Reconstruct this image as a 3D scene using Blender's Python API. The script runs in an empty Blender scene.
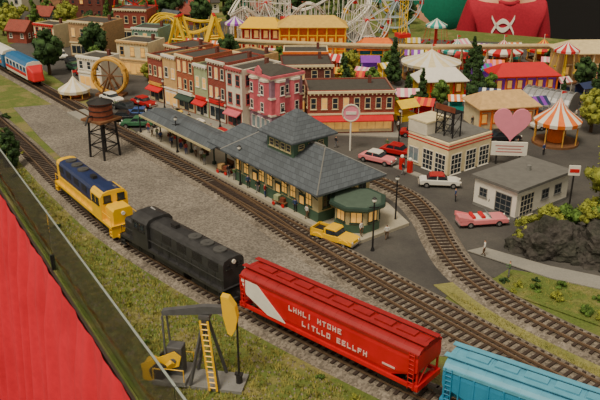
import bpy, bmesh, math, random
from mathutils import Vector, Matrix, noise
from mathutils.bvhtree import BVHTree
random.seed(7)
COL=bpy.context.scene.collection
pi=math.pi
def L(c): return tuple(((x/255)/12.92 if x/255<=.04045 else ((x/255+.055)/1.055)**2.4) for x in c)
def newmat(name):
    m=bpy.data.materials.new(name); m.use_nodes=True
    return m,m.node_tree,m.node_tree.nodes['Principled BSDF']
def mat(name,c,rough=.65,metal=0,var=.12,scale=1.5,bump=0,emit=0,c2=None):
    m,nt,b=newmat(name); c=L(c)
    tc=nt.nodes.new('ShaderNodeTexCoord'); no=nt.nodes.new('ShaderNodeTexNoise'); rp=nt.nodes.new('ShaderNodeValToRGB')
    no.inputs['Scale'].default_value=scale; no.inputs['Detail'].default_value=5
    nt.links.new(tc.outputs['Object'],no.inputs['Vector']); nt.links.new(no.outputs['Fac'],rp.inputs['Fac'])
    e=rp.color_ramp.elements; e[0].position=.3; e[1].position=.7
    a=c; d=L(c2) if c2 else c
    e[0].color=tuple(x*(1-var) for x in a)+(1,); e[1].color=tuple(min(1,x*(1+var)) for x in d)+(1,)
    nt.links.new(rp.outputs['Color'],b.inputs['Base Color'])
    b.inputs['Roughness'].default_value=rough; b.inputs['Metallic'].default_value=metal
    if bump:
        n2=nt.nodes.new('ShaderNodeTexNoise'); n2.inputs['Scale'].default_value=scale*5; n2.inputs['Detail'].default_value=4
        bp=nt.nodes.new('ShaderNodeBump'); bp.inputs['Strength'].default_value=bump; bp.inputs['Distance'].default_value=.15
        nt.links.new(tc.outputs['Object'],n2.inputs['Vector']); nt.links.new(n2.outputs['Fac'],bp.inputs['Height']); nt.links.new(bp.outputs['Normal'],b.inputs['Normal'])
    if emit:
        nt.links.new(rp.outputs['Color'],b.inputs['Emission Color']); b.inputs['Emission Strength'].default_value=emit
    return m
def multimat(name,cols,s1,s2,bump=.5,mix=.5,rough=.95,vor=False):
    """ground cover: broad patches of colour crossed with fine grain"""
    m,nt,b=newmat(name)
    tc=nt.nodes.new('ShaderNodeTexCoord'); n1=nt.nodes.new('ShaderNodeTexNoise'); r1=nt.nodes.new('ShaderNodeValToRGB')
    n1.inputs['Scale'].default_value=s1; n1.inputs['Detail'].default_value=6; n1.inputs['Roughness'].default_value=.65
    nt.links.new(tc.outputs['Object'],n1.inputs['Vector']); nt.links.new(n1.outputs['Fac'],r1.inputs['Fac'])
    cr=r1.color_ramp
    while len(cr.elements)<len(cols): cr.elements.new(.5)
    for i,c in enumerate(cols):
        cr.elements[i].position=.3+.4*i/(len(cols)-1); cr.elements[i].color=L(c)+(1,)
    if vor: n2=nt.nodes.new('ShaderNodeTexVoronoi')
    else:
        n2=nt.nodes.new('ShaderNodeTexNoise'); n2.inputs['Detail'].default_value=3
    n2.inputs['Scale'].default_value=s2
    nt.links.new(tc.outputs['Object'],n2.inputs['Vector'])
    r2=nt.nodes.new('ShaderNodeValToRGB'); r2.color_ramp.elements[0].position=.25; r2.color_ramp.elements[1].position=.75
    if vor:
        sp=nt.nodes.new('ShaderNodeSeparateColor'); nt.links.new(n2.outputs['Color'],sp.inputs[0]); h=sp.outputs[0]
    else: h=n2.outputs['Fac']
    nt.links.new(h,r2.inputs['Fac'])
    r2.color_ramp.elements[0].color=(1-mix,)*3+(1,); r2.color_ramp.elements[1].color=(1+mix*.6,)*3+(1,)
    mx=nt.nodes.new('ShaderNodeMix'); mx.data_type='RGBA'; mx.blend_type='MULTIPLY'; mx.inputs[0].default_value=1
    nt.links.new(r1.outputs['Color'],mx.inputs[6]); nt.links.new(r2.outputs['Color'],mx.inputs[7]); nt.links.new(mx.outputs[2],b.inputs['Base Color'])
    bp=nt.nodes.new('ShaderNodeBump'); bp.inputs['Strength'].default_value=bump; bp.inputs['Distance'].default_value=.2
    nt.links.new(h,bp.inputs['Height']); nt.links.new(bp.outputs['Normal'],b.inputs['Normal'])
    b.inputs['Roughness'].default_value=rough
    return m
def brick(name,c,mortar,w=.55,h=.2,rough=.85):
    m,nt,b=newmat(name)
    tc=nt.nodes.new('ShaderNodeTexCoord'); s=nt.nodes.new('ShaderNodeSeparateXYZ'); a=nt.nodes.new('ShaderNodeMath'); cb=nt.nodes.new('ShaderNodeCombineXYZ')
    br=nt.nodes.new('ShaderNodeTexBrick')
    nt.links.new(tc.outputs['Object'],s.inputs[0]); nt.links.new(s.outputs[0],a.inputs[0]); nt.links.new(s.outputs[1],a.inputs[1])
    nt.links.new(a.outputs[0],cb.inputs[0]); nt.links.new(s.outputs[2],cb.inputs[1]); nt.links.new(cb.outputs[0],br.inputs['Vector'])
    c=L(c); br.inputs['Color1'].default_value=c+(1,); br.inputs['Color2'].default_value=tuple(x*.7 for x in c)+(1,); br.inputs['Mortar'].default_value=L(mortar)+(1,)
    br.inputs['Scale'].default_value=1; br.inputs['Mortar Size'].default_value=.025; br.inputs['Brick Width'].default_value=w; br.inputs['Row Height'].default_value=h
    nt.links.new(br.outputs['Color'],b.inputs['Base Color']); b.inputs['Roughness'].default_value=rough
    return m

class M:
    def __init__(s): s.v=[];s.f=[];s.m=[]
    def add(s,vs,fs,mi=0):
        o=len(s.v); s.v+=[tuple(v) for v in vs]; s.f+=[tuple(i+o for i in f) for f in fs]; s.m+=[mi]*len(fs); return s
    def b2(s,x0,x1,y0,y1,z0,z1,mi=0):
        return s.add([(x0,y0,z0),(x1,y0,z0),(x1,y1,z0),(x0,y1,z0),(x0,y0,z1),(x1,y0,z1),(x1,y1,z1),(x0,y1,z1)],
              [(0,3,2,1),(4,5,6,7),(0,1,5,4),(1,2,6,5),(2,3,7,6),(3,0,4,7)],mi)
    def box(s,cx,cy,cz,sx,sy,sz,mi=0): return s.b2(cx-sx/2,cx+sx/2,cy-sy/2,cy+sy/2,cz-sz/2,cz+sz/2,mi)
    def cyl(s,p0,p1,r0,r1=None,n=12,mi=0,ph=0):
        r1=r0 if r1 is None else r1
        p0=Vector(p0);p1=Vector(p1);d=(p1-p0).normalized()
        a=d.orthogonal().normalized() if abs(d.z)<.99 else Vector((1,0,0)); b=d.cross(a).normalized(); a=b.cross(d)
        vs=[];
        for p,r in((p0,r0),(p1,r1)):
            for i in range(n):
                t=2*pi*i/n+ph; vs.append(p+(a*math.cos(t)+b*math.sin(t))*r)
        fs=[(i,(i+1)%n,n+(i+1)%n,n+i) for i in range(n)]+[tuple(range(n))[::-1],tuple(range(n,2*n))]
        return s.add(vs,fs,mi)
    def beam(s,p0,p1,w,mi=0): return s.cyl(p0,p1,w*.7,None,4,mi,pi/4)
    def prism(s,poly,a,b,axis='z',mi=0):
        n=len(poly)
        def q(p,t): return (p[0],p[1],t) if axis=='z' else ((p[0],t,p[1]) if axis=='y' else (t,p[0],p[1]))
        vs=[q(p,a) for p in poly]+[q(p,b) for p in poly]
        return s.add(vs,[(i,(i+1)%n,n+(i+1)%n,n+i) for i in range(n)]+[tuple(range(n))[::-1],tuple(range(n,2*n))],mi)
    def hip(s,x0,x1,y0,y1,z0,z1,r0,r1,mi=0,th=.15):
        ym=(y0+y1)/2
        return s.add([(x0,y0,z0),(x1,y0,z0),(x1,y1,z0),(x0,y1,z0),(r0,ym,z1),(r1,ym,z1),(x0,y0,z0-th),(x1,y0,z0-th),(x1,y1,z0-th),(x0,y1,z0-th)],
            [(0,1,5,4),(1,2,5),(2,3,4,5),(3,0,4),(9,8,7,6),(0,6,7,1),(1,7,8,2),(2,8,9,3),(3,9,6,0)],mi)
    def lathe(s,prof,c=(0,0,0),n=16,mi=0,mif=None):
        k=len(prof); o=len(s.v)
        for i in range(n):
            t=2*pi*i/n
            for r,z in prof: s.v.append((c[0]+r*math.cos(t),c[1]+r*math.sin(t),c[2]+z))
        for i in range(n):
            j=(i+1)%n
            for q in range(k-1):
                s.f.append((o+i*k+q,o+j*k+q,o+j*k+q+1,o+i*k+q+1)); s.m.append(mif(i,q) if mif else mi)
        return s
    def sph(s,c,r,sc=(1,1,1),n=12,mi=0):
        pr=[(math.sin(pi*i/8)*r+1e-4,-math.cos(pi*i/8)*r*sc[2]) for i in range(9)]
        o=len(s.v); s.lathe(pr,(0,0,0),n,mi)
        s.v[o:]=[(x*sc[0]+c[0],y*sc[1]+c[1],z+c[2]) for x,y,z in s.v[o:]]
        return s
    def tube(s,pts,r,n=6,closed=False,mi=0):
        pts=[Vector(p) for p in pts]; k=len(pts); vs=[]
        for i,p in enumerate(pts):
            d=(pts[(i+1)%k]-pts[i-1]) if closed or 0<i<k-1 else (pts[1]-pts[0] if i==0 else pts[-1]-pts[-2])
            d.normalize(); up=Vector((0,0,1)) if abs(d.z)<.95 else Vector((0,1,0)); a=d.cross(up).normalized(); b=a.cross(d)
            for j in range(n):
                t=2*pi*j/n+pi/n; vs.append(p+(a*math.cos(t)+b*math.sin(t))*r)
        fs=[]
        for i in range(k if closed else k-1):
            i2=(i+1)%k
            for j in range(n): fs.append((i*n+j,i*n+(j+1)%n,i2*n+(j+1)%n,i2*n+j))
        if not closed: fs+=[tuple(range(n)),tuple(range((k-1)*n,k*n))[::-1]]
        return s.add(vs,fs,mi)
    def mesh(s,name,mats,smooth=False,weld=False):
        me=bpy.data.meshes.new(name); me.from_pydata(s.v,[],s.f)
        for m in (mats if isinstance(mats,(list,tuple)) else [mats]): me.materials.append(m)
        me.polygons.foreach_set('material_index',s.m)
        bm=bmesh.new(); bm.from_mesh(me)
        if weld: bmesh.ops.remove_doubles(bm,verts=bm.verts,dist=1e-4)
        bmesh.ops.recalc_face_normals(bm,faces=bm.faces); bm.to_mesh(me); bm.free()
        if smooth: me.polygons.foreach_set('use_smooth',[True]*len(me.polygons))
        me.update(); return me
def tag(o,label=None,cat=None,group=None,kind=None):
    if label:o['label']=label
    if cat:o['category']=cat
    if group:o['group']=group
    if kind:o['kind']=kind
def mk(name,m,mats,parent=None,loc=(0,0,0),rot=0,smooth=False,bevel=0,label=None,cat=None,group=None,kind=None):
    me=m if isinstance(m,bpy.types.Mesh) else m.mesh(name,mats,smooth)
    o=bpy.data.objects.new(name,me); COL.objects.link(o); o.location=loc; o.rotation_euler=(0,0,rot)
    if parent: o.parent=parent
    if bevel:
        b=o.modifiers.new('b','BEVEL'); b.width=bevel; b.segments=2; b.limit_method='ANGLE'
    tag(o,label,cat,group,kind); return o
OCC=[]
def root(name,label,cat,loc,rot=0,group=None,rad=0):
    o=bpy.data.objects.new(name,None); COL.objects.link(o); o.empty_display_size=.5
    o.location=loc if len(loc)==3 else (loc[0],loc[1],0); o.rotation_euler=(0,0,rot); tag(o,label,cat,group)
    if rad: OCC.append((loc[0],loc[1],rad))
    return o
def free(x,y,r): return all((x-a)**2+(y-b)**2>(r+c)**2 for a,b,c in OCC)
A52=-math.radians(52)
def UW(u,w,z=None):
    x=.6157*u+.7880*w; y=-.7880*u+.6157*w
    return (x,y) if z is None else (x,y,z)

# ---------------- materials
asphalt=multimat('asphalt',[(62,60,60),(80,78,75),(94,90,85)],.12,6,.15,.15)
gravelM=multimat('gravel_ground',[(108,102,95),(128,121,112),(144,136,125)],.12,6,.6,.32,vor=True)
ballM=multimat('ballast',[(104,95,85),(126,117,105),(142,132,120)],.4,6,.6,.35,vor=True)
grassM=multimat('static_grass',[(102,92,62),(110,116,58),(92,110,44),(132,126,74),(126,114,84)],.16,4.5,.6,.3)
grass2=multimat('dry_grass',[(126,124,70),(146,142,86),(112,118,56)],.25,5,.6,.3)
concM=multimat('concrete',[(162,156,138),(182,174,154)],.3,5,.1,.12)
walkM=multimat('sidewalk',[(136,134,128),(152,148,138)],.3,5,.1,.12)
railM=mat('rail_steel',(150,126,104),.35,.6); tieM=mat('tie_wood',(60,48,42),.9,var=.3,scale=2)
black=mat('black_paint',(30,30,33),.45); dark=mat('dark_metal',(48,46,46),.5,.2); iron=mat('iron',(70,66,64),.5,.4); pjgrey=mat('pumpjack_grey',(84,84,86),.55,var=.2)
white=mat('white_paint',(234,230,218),.5,var=.05); cream=mat('cream_wall',(226,210,168),.7,var=.1); offw=mat('offwhite',(220,213,194),.7,var=.1)
yel=mat('loco_yellow',(244,192,18),.4,var=.05); blueM=mat('loco_blue',(36,50,92),.4,var=.1); grey=mat('grey_paint',(128,128,126),.5)
redH=mat('hopper_red',(202,22,32),.42,var=.12,scale=.7); redR=mat('hopper_roof_red',(156,28,32),.5,var=.15); blueH=mat('hopper_blue',(44,136,180),.45,var=.12,scale=.7); blueR=mat('hopper_roof_blue',(92,164,192),.5,var=.12)
blk2=mat('black_loco',(54,54,56),.4,var=.25); greyblk=mat('grimy_black',(76,76,76),.6,var=.2); fadew=mat('faded_lettering',(232,186,180),.6,var=.1)
glass=mat('dark_glass',(46,54,62),.12,var=.3); litg=mat('lit_glass',(236,180,92),.4,var=.15,emit=.4); blug=mat('pale_glass',(120,138,146),.15,var=.2)
slate=brick('slate_roof',(90,98,106),(66,72,80),.7,.35); stgreen=mat('station_green',(66,94,76),.6); stcream=mat('station_cream',(186,174,132),.7); dkgreen=mat('dark_green_paint',(44,66,56),.6)
brickR=brick('brick_red',(156,56,44),(140,100,84)); brickD=brick('brick_dark',(112,50,42),(110,82,70)); brickT=brick('brick_tan',(188,140,92),(176,156,124)); brickO=brick('brick_orange',(180,82,50),(156,116,88))
tanM=mat('tan_stucco',(206,168,112),.8,var=.15); pinkM=mat('victorian_pink',(206,100,112),.7,var=.15); purpM=mat('victorian_mauve',(150,118,136),.7,var=.15); palegr=mat('pale_green_wall',(162,174,134),.7,var=.15)
roofD=mat('flat_roof_tar',(72,69,64),.9,bump=.2); roofG=mat('roof_grey',(106,105,102),.9)
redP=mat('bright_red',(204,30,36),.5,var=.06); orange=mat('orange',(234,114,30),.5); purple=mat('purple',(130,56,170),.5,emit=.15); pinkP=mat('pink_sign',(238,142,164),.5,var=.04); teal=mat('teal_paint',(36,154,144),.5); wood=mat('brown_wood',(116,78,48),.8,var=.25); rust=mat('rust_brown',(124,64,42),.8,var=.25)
gold=mat('gold',(210,160,68),.5); skin=mat('skin',(218,164,132),.6,var=.05); chrome=mat('chrome',(196,196,198),.25,.8); rubber=mat('rubber',(26,26,28),.8)
leaf=[mat('leaf_green',(56,86,34),.9,var=.5,scale=1.6,bump=.6,c2=(92,122,48)),mat('leaf_yellow_green',(104,118,40),.9,var=.45,scale=1.6,bump=.6,c2=(148,152,58)),mat('leaf_dark',(32,58,30),.9,var=.4,scale=1.6,bump=.6,c2=(56,84,40))]
barkM=mat('bark',(84,64,48),.95,var=.3)
rockM=multimat('rock',[(46,44,43),(74,70,66),(52,54,46),(98,94,86)],.5,2.5,1,.4)

# ---------------- ground
def slab(name,poly,z0,z1,m,label,cat,**k):
    return mk(name,M().prism(poly,z0,z1),m,label=label,cat=cat,**k)
slab('layout_table',[(19.4,-7),(130,-7),(130,162),(62,176),(34,190),(24,262),(-146,262)],-3,0,grassM,'model railway table top covered in scenic grass','model railway table')
slab('asphalt_street',[(5.5,66.3),(13,58.3),(16,63),(27,58),(60,44),(124,44),(124,156),(20,178),(0,200),(-50,200),(-66,170),(-60,160),UW(-98,46.2),UW(-62,46.2)],0,.06,asphalt,'dark grey asphalt street and yard of the model town','street')
slab('gravel_lot',[(8,50),(-2,56),(-15,70.5),(-25,84),(-38,104),(-47,119),(-41,121),(-20,95),(3,65),(18,48)],0,.05,gravelM,'light grey gravel yard between the two main tracks','gravel lot')
slab('grass_verge',[(12.3,60.5),(14.3,61),(16,57.5),(19,53.5),(24,48),(32,41.5),(44,32),(40,27),(30,35.5),(22,45.5),(15,55)],.06,.12,grass2,'strip of dry yellow-green grass between two tracks','grass')
slab('scenic_bank',[(17,60.5),(27,52),(60,30),(110,30),(110,52),(60,54),(29,60),(24,62),(20,63.5)],.06,.14,grassM,'grassy bank beside the curved track','grass')
slab('footpath',[(16.8,67.2),(18.6,68),(24,64),(40,56),(40,53),(23.5,61.5)],.14,.24,walkM,'pale grey concrete footpath beside the rock outcrop','path')
slab('station_platform',[UW(-97.5,45.9),UW(-56.3,45.9),UW(-56.3,46.6),UW(-50.6,47.2),UW(-50.6,54.5),UW(-56,56.5),UW(-75,56.5),UW(-75,51),UW(-97.5,51)],.06,.4,concM,'long pale concrete station platform','platform')
slab('shop_sidewalk',[(-27,121),(-8,102.5),(-5.5,102.2),(-1,105.5),(14.5,103),(14.5,116),(-14,134),(-27,125)],.06,.24,walkM,'pale concrete sidewalk around the shop fronts','sidewalk')

# ---------------- tracks
def catm(P,n=10):
    P=[Vector(p+(0,)) if len(p)==2 else Vector(p) for p in P]; Q=[2*P[0]-P[1]]+P+[2*P[-1]-P[-2]]; out=[]
    for i in range(1,len(Q)-2):
        for j in range(n):
            t=j/n; a,b,c,d=Q[i-1:i+3]
            out.append(.5*((2*b)+(c-a)*t+(2*a-5*b+4*c-d)*t*t+(3*b-a-3*c+d)*t**3))
    out.append(P[-1]); return out
class Path:
    def __init__(s,P,n=10):
        s.p=catm(P,n); s.s=[0]
        for a,b in zip(s.p,s.p[1:]): s.s.append(s.s[-1]+(b-a).length)
        s.len=s.s[-1]
    def at(s,t):
        t=max(0,min(s.len-1e-4,t))
        lo,hi=0,len(s.s)-1
        while hi-lo>1:
            m=(lo+hi)//2
            if s.s[m]<=t: lo=m
            else: hi=m
        f=(t-s.s[lo])/(s.s[hi]-s.s[lo]); return s.p[lo].lerp(s.p[hi],f)
    def dir(s,t): return (s.at(t+.5)-s.at(t-.5)).normalized()
    def near(s,x,y): return min((( s.at(i*.25)-Vector((x,y,0))).length,i*.25) for i in range(int(s.len*4)))[1]
tieme=M().b2(-.13,.13,-1.3,1.3,0,.16).mesh('railroad_tie',tieM)
def track(P,label,z=0.0,step=.72,ball=True):
    pa=Path(P); r=root('railroad_track',label,'railroad track',(0,0,z),0)
    N=int(pa.len/1.0); pts=[pa.at(i*pa.len/N) for i in range(N+1)]
    def sweep(prof,name,m):
        k=len(prof); mb=M(); vs=[]
        for i,p in enumerate(pts):
            d=pa.dir(i*pa.len/N); n=Vector((-d.y,d.x,0))
            for o,h in prof: vs.append(p+n*o+Vector((0,0,h)))
        fs=[]
        for i in range(N):
            for j in range(k): fs.append((i*k+j,i*k+(j+1)%k,(i+1)*k+(j+1)%k,(i+1)*k+j))
        fs+=[tuple(range(k)),tuple(range(N*k,N*k+k))[::-1]]
        mb.add(vs,fs); mk(name,mb,m,r)
    if ball: sweep([(-2.1,.0),(2.1,.0),(1.5,.3),(-1.5,.3)],'ballast',ballM)
    for o in(-.72,.72): sweep([(o-.08,.42),(o+.08,.42),(o+.07,.6),(o-.07,.6)],'rail',railM)
    T=[]; t=.4
    while t<pa.len: T.append(t); t+=step
    T.sort(key=lambda t:(pa.at(t)-Vector((0,20,0))).length)
    for t in T[:95]:
        p=pa.at(t); d=pa.dir(t); mk('railroad_tie',tieme,None,r,(p.x,p.y,.27),math.atan2(d.y,d.x))
    if len(T)>95:
        mb=M()
        for t in T[95:]:
            p=pa.at(t); d=pa.dir(t); n=Vector((-d.y,d.x,0)); q=[]
            for z0 in(.27,.43):
                for a,b in((-.13,-1.3),(.13,-1.3),(.13,1.3),(-.13,1.3)): q.append(p+d*a+n*b+Vector((0,0,z0)))
            mb.add(q,[(0,3,2,1),(4,5,6,7),(0,1,5,4),(1,2,6,5),(2,3,7,6),(3,0,4,7)])
        mk('railroad_ties',mb,tieM,r,kind='stuff')
    return pa
pA=track([(-86,180),(-66,146),(-54,122),(-37.4,97.5),(-28.2,83.7),(-18.3,70.3),(-4.8,56.3),(10,43.3),(23,34.5),(37,27)],'front main track on grey ballast carrying the freight train')
pC=track([(-100,200),(-62,151),(-22.4,100.3),(0,71.3),(15,52.5),(30,35),(40,23)],'main track on grey ballast beside the station platform')
pD=track([UW(-78,58.4),(3.9,91.2),(9,86.4),(12.6,81),(14.2,74.5),(14.6,68.9),(15.3,63.7),(17.3,58.5),(19.8,54.6),(23.8,49.9),(28.4,45.5),(38,38),(52,28)],'curved branch track winding behind the station across the asphalt',z=.03)
pB=track([(-11,85.5),(-5,77),(0.5,68.5),(8,58),(20,43.5),(33,29)],'siding track running beside the main line',z=-.01)
r=root('grade_crossing','pale timber grade crossing over the main track','grade crossing',UW(-110,43.9,0.0),A52)
mk('crossing_deck',M().b2(-3,3,-.55,.55,.3,.62),walkM,r)
for a,b in((-2.4,-.9),(.9,2.4)): mk('crossing_ramp',M().b2(-3,3,a,b,.06,.56),walkM,r)

# ---------------- rolling stock
axle=M().cyl((0,-.8,.45),(0,-.66,.45),.47,None,20).cyl((0,-.66,.45),(0,.66,.45),.09,None,8).cyl((0,.66,.45),(0,.8,.45),.47,None,20)
wheelme=None
def truck(r,x,ax=2,m=None,yw=.95):
    global wheelme
    if wheelme is None: wheelme=axle.mesh('wheelset',iron)
    hw=.9 if ax==2 else 1.7
    mb=M()
    for s in(-1,1):
        mb.prism([(-hw-.45,.35),(-hw-.45,.7),(-hw+.2,.75),(-.4,1.0),(.4,1.0),(hw-.2,.75),(hw+.45,.7),(hw+.45,.35),(hw-.1,.4),(.35,.3),(-.35,.3),(-hw+.1,.4)],s*yw-.08,s*yw+.08,'y')
        for q in(-.18,.18): mb.cyl((q,s*(yw+.06),.35),(q,s*(yw+.06),.8),.09,None,8)
    mb.b2(-.35,.35,-yw,yw,.5,1.02)
    t=mk('truck',mb,m or dark,r,(x,0,0))
    for q in ([-hw,hw] if ax==2 else [-hw,0,hw]): mk('wheelset',wheelme,None,t,(q,0,0))
def place(path,s,Lh):
    a=path.at(s-Lh);b=path.at(s+Lh);c=(a+b)/2;d=b-a
    return (c.x,c.y,.6),math.atan2(d.y,d.x)
GLY=[[(0,0,.28,1),(.28,.78,1,1),(.28,.4,.85,.6),(.28,0,1,.22)],[(0,0,.28,1),(.28,0,1,.22)],[(.36,0,.64,1)],[(.36,0,.64,.78),(0,.78,1,1)],[(0,0,.28,1),(.72,0,1,1),(.28,.4,.72,.6)],[(0,0,.28,1),(.28,.78,.72,1),(.28,0,.72,.22),(.72,0,1,1)],[(0,0,.28,1),(.28,.78,1,1),(.28,.4,.85,.6)]]
def marks(x0,x1,z0,z1,y,n,seed=1,gap=()):
    """worn painted block letters on the car side"""
    rr=random.Random(seed); mb=M(); w=(x1-x0)/n; h=z1-z0
    for i in range(n):
        if i in gap: continue
        for a,b,c,d in rr.choice(GLY): mb.b2(x0+i*w+a*w*.72,x0+i*w+c*w*.72,y-.02,y+.01,z0+b*h,z0+d*h)
    return mb
def coupler(r,Lh): 
    for s in(-1,1): mk('coupler',M().b2(min(s*Lh,s*(Lh+.75)),max(s*Lh,s*(Lh+.75)),-.14,.14,.72,1.0).box(s*(Lh+.75),0,.86,.35,.4,.42),dark,r)
def hopper(path,s,m,mr,label,deco):
    loc,rt=place(path,s,6.2); r=root('covered_hopper_car',label,'freight car',loc,rt)
    H=8.7
    body=M()
    sec=[(-1.35,1.35),(-1.5,1.8),(-1.52,3.4),(-1.45,3.95),(-1.2,4.2),(-.6,4.4),(0,4.45),(.6,4.4),(1.2,4.2),(1.45,3.95),(1.52,3.4),(1.5,1.8),(1.35,1.35)]
    secs=[]
    for x,zb in((-H,2.7),(-H+.05,2.5),(-6.3,1.35),(6.3,1.35),(H-.05,2.5),(H,2.7)): secs.append([(x,y,max(z,zb+(z-1.35)*.05) ) for y,z in sec])
    k=len(sec)
    for a,b in zip(secs,secs[1:]): body.add(a+b,[(j,(j+1)%k,k+(j+1)%k,k+j) for j in range(k)])
    body.add(secs[0],[tuple(range(k))]); body.add(secs[-1],[tuple(range(k))])
    mk('car_body',body,m,r)
    for i in range(15):
        x=-H+.3+i*(2*H-.6)/14
        mk('roof_rib',M().prism([(-1.47,3.97),(-1.2,4.24),(-.6,4.44),(0,4.5),(.6,4.44),(1.2,4.24),(1.47,3.97)],x-.06,x+.06,'x'),mr,r)
    for sy in(-1,1): mk('roof_rail',M().b2(-H,H,sy*1.5-.06,sy*1.5+.06,3.8,4.02),mr,r)
    mk('roof_panel',M().prism([(-1.46,3.96),(-1.21,4.215),(-.6,4.415),(0,4.465),(.6,4.415),(1.21,4.215),(1.46,3.96)],-H,H,'x'),mr,r)
    for i in range(8): mk('roof_hatch',M().b2(-7.6+i*1.95,-6.1+i*1.95,-.34,.34,4.44,4.62),mr,r)
    for sy in(-1,1): mk('roofwalk',M().b2(-H-.2,H+.2,sy*.75-.22,sy*.75+.22,4.56,4.62),mr,r)
    sl=M()
    for sy in(-1,1): sl.b2(-H,H,sy*1.45-.1,sy*1.45+.1,1.12,1.42)
    sl.b2(-H-.1,-H+.4,-1.5,1.5,1.0,1.45).b2(H-.4,H+.1,-1.5,1.5,1.0,1.45).b2(-H,H,-.3,.3,1.0,1.35)
    mk('side_sill',sl,m,r)
    for x in(-3.9,-1.3,1.3,3.9):
        mk('hopper_outlet',M().add([(x-1.25,-1.3,1.35),(x+1.25,-1.3,1.35),(x+1.25,1.3,1.35),(x-1.25,1.3,1.35),(x-.35,-.45,.35),(x+.35,-.45,.35),(x+.35,.45,.35),(x-.35,.45,.35)],[(0,1,2,3),(4,7,6,5),(0,4,5,1),(1,5,6,2),(2,6,7,3),(3,7,4,0)]),greyblk,r)
    for sx in(-1,1):
        ld=M()
        for a in(-.22,.22): ld.cyl((sx*(H-.45)+a,-1.62,1.1),(sx*(H-.45)+a,-1.62,4.1),.035,None,6)
        for i in range(8): ld.cyl((sx*(H-.45)-.22,-1.62,1.3+i*.37),(sx*(H-.45)+.22,-1.62,1.3+i*.37),.03,None,6)
        ld.cyl((sx*(H-.45),-1.62,3.9),(sx*(H-.45),-1.45,3.9),.03,None,6)
        mk('ladder',ld,m,r)
        mk('end_post',M().beam((sx*(H-.1),-1.3,1.3),(sx*(H-.1),-1.3,3.8),.14).beam((sx*(H-.1),1.3,1.3),(sx*(H-.1),1.3,3.8),.14).beam((sx*(H-.1),-1.3,1.4),(sx*(H-.1),0,2.6),.1).beam((sx*(H-.1),1.3,1.4),(sx*(H-.1),0,2.6),.1),m,r)
        truck(r,sx*6.4)
    coupler(r,H)
    deco(r)
    return r
def decoR(r):
    y=-1.56
    mk('white_emblem',M().prism([(-8.55,3.78),(-6.7,3.78),(-3.6,1.45),(-5.5,1.45),(-7.9,2.45)],y-.01,y+.06,'y'),white,r)
    mk('lettering',marks(-3.2,2.2,2.85,3.3,y,11,3,(5,)),fadew,r); mk('lettering',marks(-1.8,4.6,2.0,2.45,y,13,8,(6,)),fadew,r)
    mk('data_plate',M().b2(5.8,6.9,y-.02,y+.01,2.1,2.25),fadew,r)
def decoB(r):
    for i in range(16): mk('side_post',M().box(-7.5+i,-1.54,2.75,.1,.1,2.1),blueH,r)
sR=pA.near(2.6,49.6)
hopper(pA,sR,redH,redR,'bright red covered hopper car with white slanted emblem and worn lettering',decoR)
hopper(pA,sR+19.1,blueH,blueR,'light blue covered hopper car behind the red one',decoB)
def window_mesh(w,h,fm,gm,nx=1,ny=2,cache={}):
    k=(w,h,fm.name,gm.name,nx,ny)
    if k in cache: return cache[k]
    t=.09; m=M()
    m.b2(-w/2,w/2,-.05,.02,-h/2,-h/2+t).b2(-w/2,w/2,-.05,.02,h/2-t,h/2).b2(-w/2,-w/2+t,-.05,.02,-h/2,h/2).b2(w/2-t,w/2,-.05,.02,-h/2,h/2)
    for i in range(1,nx): x=-w/2+w*i/nx; m.b2(x-.03,x+.03,-.045,.02,-h/2,h/2)
    for i in range(1,ny): z=-h/2+h*i/ny; m.b2(-w/2,w/2,-.045,.02,z-.03,z+.03)
    m.b2(-w/2-.08,w/2+.08,-.12,.02,-h/2-.08,-h/2)
    m.b2(-w/2+.02,w/2-.02,-.02,.03,-h/2+.02,h/2-.02,1)
    cache[k]=m.mesh('window',[fm,gm]); return cache[k]
def wins(r,face,xs,z,w,h,W,D,fm=white,gm=glass,nx=1,ny=2,name='window',cx=0,cy=0):
    me=window_mesh(w,h,fm,gm,nx,ny)
    for x in xs:
        l,a={'f':((cx+x,cy-D/2,z),0),'r':((cx+W/2,cy+x,z),pi/2),'l':((cx-W/2,cy+x,z),-pi/2),'b':((cx+x,cy+D/2,z),pi)}[face]
        mk(name,me,None,r,l,a)
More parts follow.
